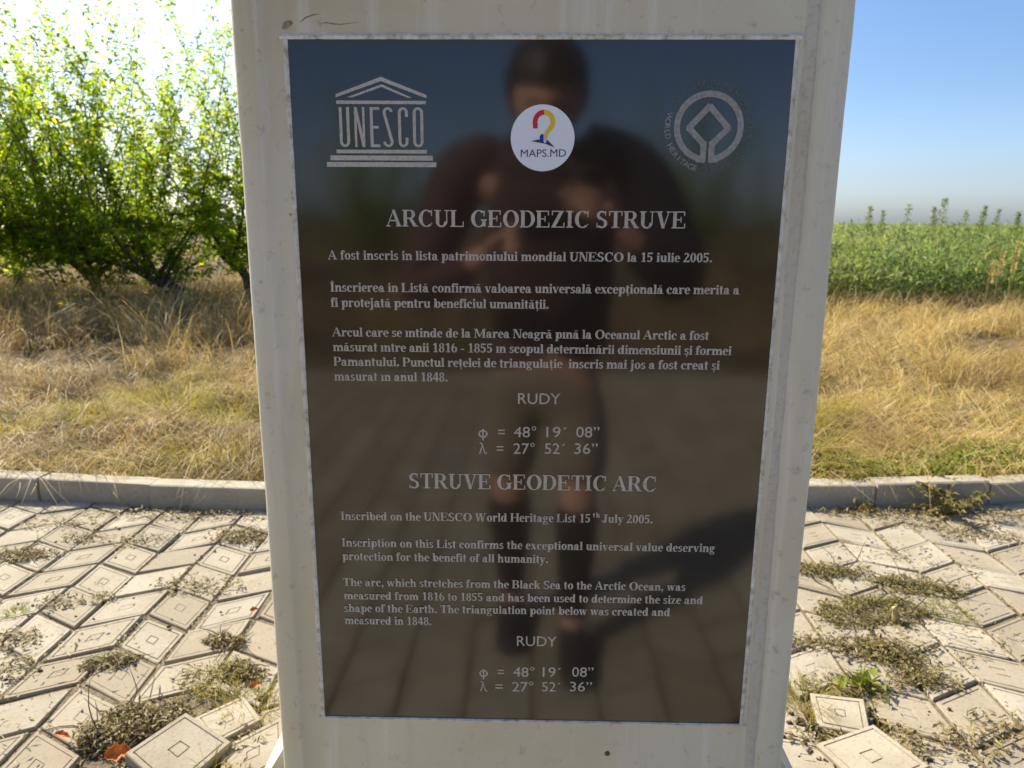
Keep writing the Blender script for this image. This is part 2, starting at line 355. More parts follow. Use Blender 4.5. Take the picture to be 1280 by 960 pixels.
# kerb: precast stones following the edge, one strip
kb = MB()
def kerb_run(pts, h=0.112, w=0.11, L=0.585, start=0.0):
    P = [Vector(p) for p in pts]; seg = [(P[i], P[i + 1]) for i in range(len(P) - 1)]
    tot = sum((b_ - a).length for a, b_ in seg)
    def at(s):
        for a, b_ in seg:
            l = (b_ - a).length
            if s <= l: return a + (b_ - a) * (s / l), (b_ - a).normalized()
            s -= l
        return P[-1], (P[-1] - P[-2]).normalized()
    s = start
    while s + 0.2 < tot:
        s1 = min(s + L, tot); p, _ = at(s + 0.004); q, _ = at(s1 - 0.004); t = (q - p).normalized(); n = Vector((-t.y, t.x))
        hz = h + rng.gauss(0, 0.004); off = rng.gauss(0, 0.004)
        prof = [(0, -0.06), (0, hz - 0.014), (0.004, hz - 0.005), (0.013, hz), (w - 0.012, hz), (w, hz - 0.012), (w, -0.06)]
        vs = []
        for e_ in (p, q):
            for d, z in prof: vs.append((e_.x + n.x * (d + off), e_.y + n.y * (d + off), z + rng.gauss(0, 0.0012)))
        k = len(prof); fs = [(i, i + 1, k + i + 1, k + i)[::-1] for i in range(k - 1)]
        fs += [tuple(range(k)), tuple(range(2 * k - 1, k - 1, -1))]
        kb.add(vs, fs); s = s1
kerb_run([(-5.2, 2.70), (-2.62, 2.44), (-1.8, 2.36), (-1.27, 2.335), (-0.2, 2.36), (0.6, 2.43), (1.39, 2.475), (1.6, 2.475), (2.1, 2.51), (2.46, 2.58), (5.6, 3.35)], start=0.475)
kerb_run([(5.6, 3.35), (5.6, -5.0)]); kerb_run([(5.6, -5.0), (-5.2, -5.0)]); kerb_run([(-5.2, -5.0), (-5.2, 2.70)])
o = kb.build('kerb', M['kerb']); tag(o, kind='structure')

# ------------------------------------------------------------------ the stele
PLW, PLB, PLT = 0.2999, 0.6445, 1.5597          # plaque half width, bottom, top
stele = empty('memorial_stele', (0, 0.0, 0)); stele.location = (-0.003, 0, 0)
tag(stele, 'pale plastered concrete stele with a dark polished inscribed plaque set in its face', 'monument')
HX, DEP, TOPZ, Y0 = 0.3695, 0.52, 2.25, 0.0
# body: a swept plan outline; the front recess for the plaque is a real opening
def stele_body():
    mb = MB(); rngb = random.Random(3)
    # plan of the front face, from plaque edge outward: (x, y)
    prof = [(0.3035, 0.0), (0.330, -0.0005), (0.3335, -0.0045), (0.338, -0.006), (0.352, -0.0055), (0.361, -0.003), (0.3665, 0.003), (HX, 0.012)]
    zs = [0.0, 0.3, 0.5] + list(np.linspace(0.56, 1.66, 56)) + [1.8, 2.0, TOPZ]
    def wob(x, z, k): return 0.0016 * mnoise.noise(Vector((x * 4, z * 3.1, k))) + 0.0006 * mnoise.noise(Vector((x * 30, z * 22, k)))
    for sg in (-1, 1):
        cols = prof + [(HX, DEP)]
        vs = []
        for z in zs:
            for x, y in cols: vs.append((sg * (x + (wob(x, z, 7.0 + sg) if x > 0.355 else 0)), y + Y0 + (wob(x * sg, z, 2.0) if y < 0.1 else 0), z))
        n = len(cols); fs = [(j * n + i, j * n + i + 1, (j + 1) * n + i + 1, (j + 1) * n + i) for j in range(len(zs) - 1) for i in range(n - 1)]
        mb.add(vs, [f if sg > 0 else f[::-1] for f in fs])
    # face above and below the plaque
    for zl in ([z for z in zs if z <= PLB - 0.0025] + [PLB - 0.0025], [PLT + 0.005] + [z for z in zs if z > PLT + 0.005]):
        xl = list(np.linspace(-0.3035, 0.3035, 22)); vs = []
        for z in zl:
            for x in xl: vs.append((x, Y0 + wob(x, z, 2.0), z))
        n = len(xl); mb.add(vs, [(j * n + i, j * n + i + 1, (j + 1) * n + i + 1, (j + 1) * n + i) for j in range(len(zl) - 1) for i in range(n - 1)])
    # back and top
    mb.add([(-HX, DEP, 0), (HX, DEP, 0), (HX, DEP, TOPZ), (-HX, DEP, TOPZ)], [(1, 0, 3, 2)])
    mb.add([(-HX, 0.01, TOPZ), (HX, 0.01, TOPZ), (HX, DEP, TOPZ), (-HX, DEP, TOPZ)], [(0, 1, 2, 3)])
    # bed of the recess
    mb.add([(-0.312, 0.03, PLB - 0.012), (0.312, 0.03, PLB - 0.012), (0.312, 0.03, PLT + 0.014), (-0.312, 0.03, PLT + 0.014)], [(0, 1, 2, 3)])
    return mb.build('body', M['plaster'], stele, smooth=False)
bd = stele_body()
me = bd.data; bm_ = bmesh.new(); bm_.from_mesh(me); bmesh.ops.remove_doubles(bm_, verts=bm_.verts, dist=0.0004); bmesh.ops.recalc_face_normals(bm_, faces=bm_.faces)
for f in bm_.faces: f.smooth = abs(f.normal.y) > 0.05 and f.calc_area() < 0.05
bm_.to_mesh(me); bm_.free()
# splayed side plinths low down, and a low footing
mb = MB()
for sg in (-1, 1):
    for (x0, z0, x1, z1) in ((0.362, 0.588, 0.455, 0.43),):
        vs = [(sg * x0, 0.03, z0), (sg * x1, 0.03, z1), (sg * x1, 0.03, 0.0), (sg * x0, 0.03, 0.0), (sg * x0, 0.49, z0), (sg * x1, 0.49, z1), (sg * x1, 0.49, 0.0), (sg * x0, 0.49, 0.0)]
        mb = MB(); mb.add(vs, [(0, 1, 2, 3), (4, 7, 6, 5), (0, 4, 5, 1), (1, 5, 6, 2), (0, 3, 7, 4)]); mb.build('plinth', M['plaster'], stele)
mb = MB(); mb.box((0, -0.045, 0.12), (0.43, 0.04, 0.12)); mb.build('footing', M['plaster'], stele)
# the roughcast inner band of the frame (slightly darker, left and right of the plaque)
def band(x0, x1, z0, z1, y, name, mt):
    mb = MB(); nz = 90; nxx = 3; vs = []
    for j in range(nz + 1):
        z = z0 + (z1 - z0) * j / nz
        for i in range(nxx + 1):
            t = i / nxx; x = x0 + (x1 - x0) * t
            if i in (0, nxx): x += 0.0016 * mnoise.noise(Vector((x * 9, z * 19, 4.0)))
            vs.append((x, y + 0.0004 * mnoise.noise(Vector((x * 60, z * 60, 1.0))) + (0.0035 if i in (0, nxx) else 0), z))
    n = nxx + 1; fs = [(j * n + i, j * n + i + 1, (j + 1) * n + i + 1, (j + 1) * n + i) for j in range(nz) for i in range(nxx)]
    mb.add(vs, fs); return mb.build(name, mt, stele)
band(0.3062, 0.3318, 0.40, 1.62, -0.0016, 'roughcast_band', M['band'])
# mortar lip round the plaque: four ragged bars
mb = MB(); rl = random.Random(8)
def lip(ax, a0, a1, c, w, out, n, rag):
    for side in (0,):
        vs = []
        for i in range(n + 1):
            t = a0 + (a1 - a0) * i / n
            r_ = rag * (0.5 * mnoise.noise(Vector((t * 14, c * 9, 3))) + 0.6 * mnoise.noise(Vector((t * 55, c * 9, 6))))
            inner = c; outer = c + out * (w + r_)
            pr = [(inner + out * 0.0004, 0.028), (inner + out * (0.0002 + abs(r_) * 0.25), -0.0015), (inner + out * 0.0025, -0.0026), (outer - out * 0.003, -0.0028), (outer, -0.0005), (outer, 0.028)]
            for q, y in pr: vs.append((q, y, t) if ax == 'z' else (t, y, q))
        k = 6; mb.add(vs, [(i * k + m_, i * k + m_ + 1, (i + 1) * k + m_ + 1, (i + 1) * k + m_) for i in range(n) for m_ in range(k - 1)] + [tuple(range(k)), tuple(n * k + q for q in range(k - 1, -1, -1))])
lip('z', PLB - 0.002, PLT + 0.002, PLW, 0.0056, 1, 150, 0.0024)
lip('z', PLB - 0.002, PLT + 0.002, -PLW, 0.0062, -1, 150, 0.0026)
lip('x', -PLW - 0.0095, PLW + 0.0085, PLT, 0.0065, 1, 130, 0.0045)
lip('x', -PLW - 0.0085, PLW + 0.0085, PLB, 0.0045, -1, 130, 0.0012)
mb.build('mortar_lip', M['mortar'], stele, smooth=False)
# chipped corner hole, crack lines and rust pin under the plaque
mb = MB(); mb.tube([(-0.305, 0.0012, 1.572), (-0.301, -0.0008, 1.575), (-0.297, -0.0006, 1.5775), (-0.294, 0.001, 1.5785)], [0.0022, 0.0036, 0.0032, 0.002], 8)
mb.tube([(-0.284, 0.0003, 1.5790), (-0.277, 0.0002, 1.584), (-0.268, 0.0002, 1.587), (-0.256, 0.0005, 1.5885)], [0.0008, 0.0011, 0.0010, 0.0004], 5)
mb.tube([(-0.262, 0.0002, 1.5765), (-0.254, 0.0002, 1.5785), (-0.246, 0.0002, 1.5772), (-0.236, 0.0004, 1.5765), (-0.215, 0.0006, 1.579)], [0.0005, 0.0009, 0.0010, 0.0008, 0.0004], 5)
mb.build('chipped_crack', simple('shadowy_crack', (0.27, 0.22, 0.165), 0.9, 0.3, 200), stele)
mb = MB(); mb.tube([(0.112, 0.001, 0.5905), (0.112, -0.0012, 0.5905)], [0.0042, 0.0036], 10); mb.build('rust_spot', simple('rust', (0.16, 0.08, 0.03), 0.9, 0.4, 200), stele)

# the plaque
mb = MB(); YP = 0.0
mb.add([(-PLW, YP, PLB), (PLW, YP, PLB), (PLW, YP, PLT), (-PLW, YP, PLT), (-PLW, 0.028, PLB), (PLW, 0.028, PLB), (PLW, 0.028, PLT), (-PLW, 0.028, PLT)],
       [(0, 1, 2, 3), (0, 4, 5, 1), (1, 5, 6, 2), (2, 6, 7, 3), (3, 7, 4, 0)])
plaque = mb.build('plaque', M['plaque'], stele)

# ---- lettering: a small bold serif face drawn from strokes, 1000 units to the em
def rect(x0, x1, y0, y1): return [(x0, y0), (x1, y0), (x1, y1), (x0, y1)]
def slant(xb, xt, yb, yt, w, wt=None): return [(xb, yb), (xb + w, yb), (xt + (wt or w), yt), (xt, yt)]
def arc(cx, cy, rx, ry, a0, a1, wx, wy, n=14):
    out, inn = [], []
    for i in range(n + 1):
        a = math.radians(a0 + (a1 - a0) * i / n); c, s = math.cos(a), math.sin(a)
        out.append((cx + rx * c, cy + ry * s)); inn.append((cx + (rx - wx) * c, cy + (ry - wy) * s))
    return [[out[i], out[i + 1], inn[i + 1], inn[i]] for i in range(n)]
def dot(x, y, r, ry=None, n=12): return [[(x + r * math.cos(2 * math.pi * i / n), y + (ry or r) * math.sin(2 * math.pi * i / n)) for i in range(n)]]
HL = 40                                            # hairline
def sf(x0, x1, y): return rect(x0, x1, y, y + HL)      # serif slab
CT, XH, AS = 676, 465, 676
def st(x, w, y0, y1, b=1, t=1, tl=1, tr=1, e=55):
    p = [rect(x, x + w, y0, y1)]
    if b: p.append(rect(x - e, x + w + e, y0, y0 + HL))
    if t: p.append(rect(x - (e if tl else 0), x + w + (e if tr else 0), y1 - HL, y1))
    return p
def tri(*p): return [list(p)]
G_ = {}
SW, LW = 150, 132
G_['A'] = (722, [slant(30, 330, 0, CT, 45, 30), slant(505, 285, 0, CT, 165, 110), rect(170, 560, 215, 262), sf(5, 190, 0), sf(440, 715, 0)])
G_['B'] = (667, st(75, SW, 0, CT, tr=0) + [rect(120, 400, CT - HL, CT), rect(120, 420, 325, 368), rect(120, 400, 0, HL)] + arc(390, 520, 190, 156, -90, 90, 140, HL) + arc(400, 184, 225, 184, -90, 90, 150, HL))
G_['C'] = (722, arc(385, 338, 345, 350, 48, 312, 165, 42, 24) + [slant(590, 600, 440, 676, 45), rect(590, 640, 120, 150)])
G_['D'] = (722, st(75, SW, 0, CT, tr=0, b=1) + [rect(120, 350, CT - HL, CT), rect(120, 350, 0, HL)] + arc(345, 338, 340, 338, -90, 90, 160, HL, 18))
G_['E'] = (667, st(75, SW, 0, CT) + [rect(150, 590, CT - HL, CT), rect(150, 610, 0, HL), rect(150, 430, 325, 368), rect(552, 592, 500, CT), rect(575, 618, 0, 190), rect(405, 442, 235, 460)])
G_['F'] = (611, G_['E'][1][:3] + [rect(150, 570, CT - HL, CT), rect(150, 420, 325, 368), rect(535, 575, 500, CT), rect(400, 435, 235, 460)])
G_['G'] = (778, arc(390, 338, 350, 350, 48, 330, 165, 42, 24) + [slant(600, 608, 440, 676, 45), rect(545, 690, 30, 300), rect(480, 745, 270, 310)])
G_['H'] = (778, st(75, SW, 0, CT) + st(550, SW, 0, CT) + [rect(200, 570, 318, 362)])
G_['I'] = (389, st(120, SW, 0, CT, e=85))
G_['J'] = (500, [rect(235, 385, 120, CT), rect(150, 470, CT - HL, CT)] + arc(220, 150, 165, 165, 200, 360, 150, 45) + dot(110, 130, 65))
G_['L'] = (667, st(75, SW, 0, CT, e=65) + [rect(150, 600, 0, HL), rect(575, 620, 0, 210)])
G_['M'] = (944, [rect(105, 145, 0, CT), slant(400, 105, 60, CT, 110, 150), slant(420, 720, 60, CT, 60, 60), rect(690, 840, 0, CT), sf(20, 235, 0), sf(620, 915, 0), sf(20, 150, CT - HL), sf(760, 915, CT - HL)])
G_['N'] = (722, [rect(95, 140, 0, CT), slant(480, 90, 0, CT, 130, 165), rect(575, 620, 0, CT), sf(20, 220, 0), sf(20, 160, CT - HL), sf(495, 705, CT - HL)])
G_['O'] = (778, arc(389, 338, 355, 352, 0, 360, 165, 42, 28))
G_['P'] = (611, st(75, SW, 0, CT, tr=0) + [rect(120, 380, CT - HL, CT), rect(120, 380, 285, 328)] + arc(370, 480, 220, 196, -90, 90, 150, HL))
G_['R'] = (722, st(75, SW, 0, CT, tr=0) + [rect(120, 390, CT - HL, CT), rect(120, 390, 320, 362)] + arc(380, 498, 215, 178, -90, 90, 150, HL) + [slant(515, 305, 0, 340, 165, 150), sf(515, 720, 0)])
G_['S'] = (556, arc(270, 500, 225, 188, 38, 262, 130, 60, 16) + arc(275, 178, 240, 190, -145, 78, 130, 60, 16) + [slant(405, 100, 220, 455, 110, 110)][0:1] + [rect(415, 455, 500, CT), rect(45, 85, 0, 190)])
G_['T'] = (667, [rect(258, 408, 0, CT), sf(170, 495, 0), rect(40, 627, CT - HL, CT), rect(35, 78, 490, CT), rect(588, 632, 490, CT)])
G_['U'] = (722, [rect(90, 240, 200, CT), rect(555, 600, 210, CT), sf(20, 320, CT - HL), sf(470, 705, CT - HL)] + arc(345, 215, 255, 232, 180, 360, 130, 55, 18) )
G_['V'] = (722, [slant(300, 75, 0, CT, 130, 165), slant(350, 575, 0, CT, 45, 45), sf(10, 310, CT - HL), sf(490, 715, CT - HL)])
G_['W'] = (1000, [slant(240, 60, 0, CT, 110, 150), slant(290, 440, 0, CT, 45, 45), slant(590, 420, 0, CT, 110, 150), slant(640, 830, 0, CT, 45, 45), sf(5, 270, CT - HL), sf(360, 620, CT - HL), sf(740, 995, CT - HL)])
G_['Z'] = (667, [slant(35, 420, 0, CT, 170, 170), rect(60, 600, CT - HL, CT), rect(40, 620, 0, HL), rect(60, 102, 500, CT), rect(588, 630, 0, 195)])
def stems(x, y0, y1): return st(x, LW, y0, y1, tr=0)
def arch(xl, xr, base=0):
    cx = (xl + xr) / 2; rx = (xr - xl) / 2
    return arc(cx, 300, rx, 173, 0, 165, 132, 62, 12)
G_['a'] = (500, arc(190, 135, 165, 148, 0, 360, 115, 48, 18) + [rect(262, 392, 40, 330), rect(392, 485, 0, HL + 8), rect(300, 400, 0, 60)] + arc(232, 325, 160, 148, 0, 150, 128, 50, 10) + dot(112, 355, 62))
G_['b'] = (556, stems(75, 30, AS) + arc(325, 235, 200, 248, 0, 360, 135, 42, 20))
G_['c'] = (444, arc(235, 233, 210, 248, 45, 318, 138, 42, 18) + dot(350, 352, 65))
G_['d'] = (556, arc(228, 233, 200, 248, 0, 360, 135, 42, 20) + [rect(335, 467, 0, AS), sf(275, 340, AS - HL), sf(467, 535, 0)])
G_['e'] = (444, arc(232, 233, 208, 248, 0, 318, 138, 42, 20) + [rect(90, 430, 235, 278)])
G_['f'] = (333, [rect(80, 212, 0, 545), sf(15, 290, 0), rect(10, 310, XH - HL, XH)] + arc(235, 545, 155, 146, 30, 180, 132, 46, 10) + dot(325, 600, 58))
G_['g'] = (500, arc(225, 310, 185, 165, 0, 360, 120, 42, 18) + arc(240, -85, 215, 115, 0, 360, 85, 48, 18) + [rect(360, 485, 400, 445), slant(70, 110, 10, 170, 80), rect(90, 330, 20, 75)])
G_['h'] = (556, stems(70, 0, AS) + [rect(352, 484, 0, 300), sf(300, 535, 0)] + arch(165, 484))
G_['i'] = (278, stems(75, 0, XH) + dot(141, 608, 78))
G_['\u0131'] = (278, stems(75, 0, XH))
G_['j'] = (333, [rect(105, 237, -90, XH), sf(50, 110, XH - HL)] + dot(171, 608, 78) + arc(95, -90, 142, 120, 250, 360, 132, 45, 10) + dot(60, -160, 55))
G_['k'] = (556, stems(70, 0, AS) + [slant(190, 400, 190, XH, 60), slant(370, 215, 0, 300, 150, 140), sf(340, 545, 0), sf(320, 520, XH - HL)])
G_['l'] = (278, stems(75, 0, AS))
G_['m'] = (833, stems(70, 0, XH) + [rect(350, 482, 0, 300), rect(630, 762, 0, 300), sf(300, 532, 0), sf(580, 815, 0)] + arch(165, 482) + arch(445, 762))
G_['n'] = (556, stems(70, 0, XH) + [rect(352, 484, 0, 300), sf(300, 535, 0)] + arch(165, 484))
G_['o'] = (500, arc(250, 233, 220, 248, 0, 360, 138, 40, 22))
G_['p'] = (556, stems(75, -205, XH) + arc(325, 233, 200, 248, 0, 360, 135, 42, 20))
G_['r'] = (444, stems(75, 0, XH) + arc(330, 300, 160, 170, 80, 170, 60, 80, 8) + dot(355, 400, 72))
G_['s'] = (389, arc(192, 345, 150, 135, 30, 262, 105, 55, 12) + arc(195, 125, 158, 138, -150, 80, 105, 55, 12) + [slant(270, 75, 165, 305, 80, 80), rect(282, 318, 350, 470), rect(38, 72, 0, 120)])
G_['t'] = (333, [rect(80, 212, 80, 600), rect(12, 315, XH - HL, XH)] + arc(210, 100, 130, 112, 180, 305, 125, 55, 10))
G_['u'] = (556, [rect(75, 207, 150, XH), rect(345, 477, 0, XH), sf(15, 80, XH - HL), sf(290, 350, XH - HL), sf(477, 540, 0)] + arc(235, 160, 160, 172, 180, 340, 130, 62, 12))
G_['v'] = (500, [slant(195, 40, 0, XH, 110, 140), slant(245, 395, 0, XH, 42, 42), sf(5, 235, XH - HL), sf(330, 490, XH - HL)])
G_['w'] = (722, [slant(165, 40, 0, XH, 100, 135), slant(215, 330, 0, XH, 40, 40), slant(430, 305, 0, XH, 100, 135), slant(480, 610, 0, XH, 40, 40), sf(5, 215, XH - HL), sf(540, 715, XH - HL)])
G_['x'] = (500, [slant(320, 40, 0, XH, 145, 145), slant(60, 370, 0, XH, 45, 45), sf(10, 160, 0), sf(270, 490, 0), sf(10, 235, XH - HL), sf(320, 480, XH - HL)])
G_['y'] = (500, [slant(195, 40, 0, XH, 110, 140), slant(150, 395, -190, XH, 42, 42), sf(5, 235, XH - HL), sf(330, 490, XH - HL)] + dot(110, -150, 60))
G_['z'] = (444, [slant(30, 250, 0, XH, 140, 140), rect(40, 400, XH - HL, XH), rect(30, 410, 0, HL), rect(40, 75, 330, XH), rect(378, 415, 0, 140)])
G_['0'] = (500, arc(250, 338, 215, 350, 0, 360, 130, 40, 22))
G_['1'] = (500, [rect(205, 340, 0, 688), sf(95, 430, 0), slant(75, 205, 560, 688, 130, 60)])
G_['2'] = (500, arc(235, 500, 190, 188, -20, 160, 130, 50, 12) + [slant(40, 290, 60, 450, 90, 125), rect(30, 440, 0, 105), rect(430, 470, 0, 170)])
G_['3'] = (500, arc(220, 510, 180, 175, -90, 160, 125, 45, 12) + arc(220, 175, 215, 190, -160, 90, 135, 50, 12))
G_['4'] = (500, [rect(275, 400, 0, 688), rect(20, 475, 155, 260), slant(20, 270, 240, 688, 55, 70)])
G_['5'] = (500, arc(215, 215, 220, 225, -150, 120, 135, 60, 14) + [rect(100, 440, 590, 688), rect(75, 130, 330, 688), rect(75, 230, 370, 440)])
G_['6'] = (500, arc(255, 215, 215, 228, 0, 360, 130, 45, 18) + arc(300, 300, 260, 390, 95, 190, 125, 50, 10))
G_['8'] = (500, arc(250, 510, 185, 180, 0, 360, 110, 42, 16) + arc(250, 180, 210, 195, 0, 360, 125, 45, 18))
G_['.'] = (250, dot(125, 70, 84)); G_[','] = (250, dot(125, 70, 80) + [slant(90, 135, -150, 50, 40, 65)])
G_['-'] = (333, [rect(40, 295, 190, 265)]); G_[' '] = (250, [])
def with_mark(ch, marks): w, p = G_[ch]; return (w, list(p) + marks)
cen = lambda ch: G_[ch][0] / 2
G_['\u0103'] = with_mark('a', arc(cen('a'), 660, 120, 100, 200, 340, 45, 45, 8))
G_['\u0163'] = with_mark('t', [slant(150, 190, -190, -50, 45, 70)]); G_['\u015f'] = with_mark('s', [slant(165, 205, -190, -50, 45, 70)])
G_['\u00ce'] = with_mark('I', [slant(105, 180, 730, 830, 50, 40), slant(245, 170, 730, 830, 50, 40)])

TL_N = [0]
def place_text(name, text, xl, zl, xr, zr, cap, mt, parent=plaque, y=None, glyphs=G_, bold=0.0):
    """sets a line between two points of the plaque: size from the capital height, tracking from the length"""
    s = cap / CT; dirv = Vector((xr - xl, zr - zl)); L = dirv.length; dirv.normalize(); per = Vector((-dirv.y, dirv.x))
    chars = [c for c in text]; nat = sum(glyphs[c][0] for c in chars) * s
    sx = 1.0; ext = L - nat + 0.03 * cap
    tr = ext / max(1, len(chars) - 1)
    if tr < -0.035 * cap:                              # too tight: squeeze the letters a little as well
        sx = (L - 0.0) / nat; tr = 0.0
    mb = MB(); pen = 0.0; y0 = (YP - 0.0006) if y is None else y
    for ci, c in enumerate(chars):
        w, parts = glyphs[c]
        for st_, (ox, oy) in enumerate(((-bold, -bold * 0.7), (bold, bold * 0.7)) if bold else ((0, 0),)):
            for pi, poly in enumerate(parts):
                vs = []
                for (px, py) in poly:
                    q = Vector((xl, zl)) + dirv * (pen + (px + ox) * s * sx) + per * ((py + oy) * s)
                    vs.append((q.x, y0 - 0.000009 * (pi % 37 + st_ * 37), q.y))
                mb.add(vs, [tuple(range(len(vs)))])
        pen += w * s * sx + tr
    return mb.build(name, mt, parent)

def curve_text(body, size=1.0):
    cu = bpy.data.curves.new('t', 'FONT'); cu.body = body; cu.size = size; cu.resolution_u = 3
    ob = bpy.data.objects.new('t', cu); COL.objects.link(ob)
    dg = bpy.context.evaluated_depsgraph_get(); me = bpy.data.meshes.new_from_object(ob.evaluated_get(dg))
    v = np.zeros(len(me.vertices) * 3, np.float32); me.vertices.foreach_get('co', v); v = v.reshape(-1, 3)
    f = [tuple(p.vertices) for p in me.polygons]
    bpy.data.objects.remove(ob); bpy.data.curves.remove(cu); bpy.data.meshes.remove(me)
    return v, f
def sans_piece(body, xl, zl, xr, cap, zr=None, fit=True):
    v, f = curve_text(body); x0, x1 = v[:, 0].min(), v[:, 0].max()
    zr = zl if zr is None else zr
    cv, _ = curve_text('H'); ch = cv[:, 1].max(); sz = cap / ch; sx = (xr - xl) / (x1 - x0) if fit else sz
    out = [(xl + (a - x0) * sx, 0.0, zl + (zr - zl) * ((a - x0) / (x1 - x0)) + b_ * sz) for a, b_, _ in v]
    return out, f
SERIF = [
    ('heading', 'ARCUL GEODEZIC STRUVE', -0.1889, 1.3428, 0.1842, 1.3425, 0.0203),
    ('text_line', 'A fost inscris in lista patrimoniului mondial UNESCO la 15 iulie 2005.', -0.2643, 1.3016, 0.2191, 1.3012, 0.0112),
    ('text_line', 'Înscrierea in Listă confirmă valoarea universală excepţională care merita a', -0.2636, 1.2611, 0.2555, 1.2615, 0.0114),
    ('text_line', 'fi protejată pentru beneficiul umanităţii.', -0.2636, 1.2417, 0.0159, 1.2413, 0.0115),
    ('text_line', 'Arcul care se ıntinde de la Marea Neagră pınă la Oceanul Arctic a fost', -0.2633, 1.2035, 0.2209, 1.2031, 0.0114),
    ('text_line', 'măsurat ıntre anii 1816 - 1855 ın scopul determinării dimensiunii şi formei', -0.2633, 1.1841, 0.251, 1.1836, 0.0115),
    ('text_line', 'Pamantului. Punctul reţelei de triangulaţie  inscris mai jos a fost creat şi', -0.2635, 1.1648, 0.2372, 1.1644, 0.0116),
    ('text_line', 'masurat ın anul 1848.', -0.2633, 1.1451, -0.1141, 1.1451, 0.0117),
    ('heading', 'STRUVE GEODETIC ARC', -0.1692, 0.9973, 0.1645, 0.9969, 0.0212),
    ('text_line', 'Inscribed on the UNESCO World Heritage List 15', -0.2639, 0.9501, 0.0773, 0.9513, 0.012),
    ('text_line', 'July 2005.', 0.0925, 0.9513, 0.1616, 0.9513, 0.0119),
    ('text_line', 'th', 0.0798, 0.9587, 0.0896, 0.9587, 0.0069),
    ('text_line', 'Inscription on this List confirms the exceptional universal value deserving', -0.2643, 0.9111, 0.2478, 0.9106, 0.012),
    ('text_line', 'protection for the benefit of all humanity.', -0.2639, 0.8908, 0.0211, 0.8907, 0.0122),
    ('text_line', 'The arc, which stretches from the Black Sea to the Arctic Ocean, was', -0.2648, 0.8518, 0.2112, 0.8522, 0.0121),
    ('text_line', 'measured from 1816 to 1855 and has been used to determine the size and', -0.2643, 0.8315, 0.2361, 0.8326, 0.0121),
    ('text_line', 'shape of the Earth. The triangulation point below was created and', -0.2647, 0.8121, 0.1919, 0.8135, 0.0123),
    ('text_line', 'measured in 1848.', -0.2647, 0.793, -0.1416, 0.7933, 0.0125),
]
SANS = [
    (0, 'RUDY', -0.0224, 1.1161, 0.033, 0.0143),
    (1, 'φ', -0.0748, 1.0698, -0.0623, 0.0143), (1, '=', -0.0487, 1.0701, -0.0399, 0.0143), (1, '48°', -0.0278, 1.0704, 0.0019, 0.0143), (1, '19´', 0.0154, 1.0709, 0.0419, 0.0143), (1, '08”', 0.0548, 1.0714, 0.0853, 0.0143),
    (2, 'λ', -0.0739, 1.0469, -0.0633, 0.0145), (2, '=', -0.0505, 1.0472, -0.0415, 0.0145), (2, '27°', -0.0281, 1.0475, 0.0001, 0.0145), (2, '52´', 0.0135, 1.048, 0.0401, 0.0145), (2, '36”', 0.053, 1.0485, 0.0837, 0.0145),
    (3, 'RUDY', -0.0214, 0.7633, 0.0345, 0.0151),
    (4, 'φ', -0.0749, 0.7132, -0.0626, 0.0151), (4, '=', -0.0487, 0.7137, -0.0397, 0.0151), (4, '48°', -0.0265, 0.7142, 0.0039, 0.0151), (4, '19´', 0.0158, 0.715, 0.0416, 0.0151), (4, '08”', 0.0576, 0.7159, 0.0879, 0.015),
    (5, 'λ', -0.0738, 0.6896, -0.0632, 0.0152), (5, '=', -0.0517, 0.69, -0.0413, 0.0153), (5, '27°', -0.0275, 0.6905, 0.0024, 0.0153), (5, '52´', 0.015, 0.6914, 0.0414, 0.0152), (5, '36”', 0.0551, 0.6923, 0.0864, 0.0152),
]
for (nm, t, xl, zl, xr, zr, cap) in SERIF:
    place_text(nm, t, xl, zl, xr, zr, cap, M['letter'], bold=(4 if nm == 'heading' else 8))
grp = {}
for gi, body, xl, zl, xr, cap in SANS:
    mb = grp.setdefault(gi, MB())
    if body == 'φ':
        c_, k_ = (xl + xr) / 2, cap / 0.0143
        for q, p in enumerate(arc(c_, zl + 0.0049 * k_, (xr - xl) / 2, 0.0054 * k_, 0, 360, 0.0021, 0.0019, 18) + [rect(c_ - 0.00095, c_ + 0.00095, zl - 0.0042 * k_, zl + 0.0118 * k_)]): mb.add([(x_, YP - 0.0006 - 0.00001 * (q == 18), z_) for x_, z_ in p], [tuple(range(len(p)))])
        continue
    v, f = sans_piece(body, xl, zl, xr, cap); mb.add([(a, YP - 0.0006, c) for a, b_, c in v], f)
for gi, mb in grp.items(): mb.build('place_name' if gi in (0, 3) else 'coordinate_line', M['letter'], plaque)

def quad(mb, p, q, w, y=YP - 0.0006):
    p, q = Vector(p), Vector(q); d = (q - p).normalized(); n = Vector((-d.y, d.x)) * w / 2
    mb.add([(a.x, y, a.y) for a in (p - n, q - n, q + n, p + n)], [(0, 1, 2, 3)])
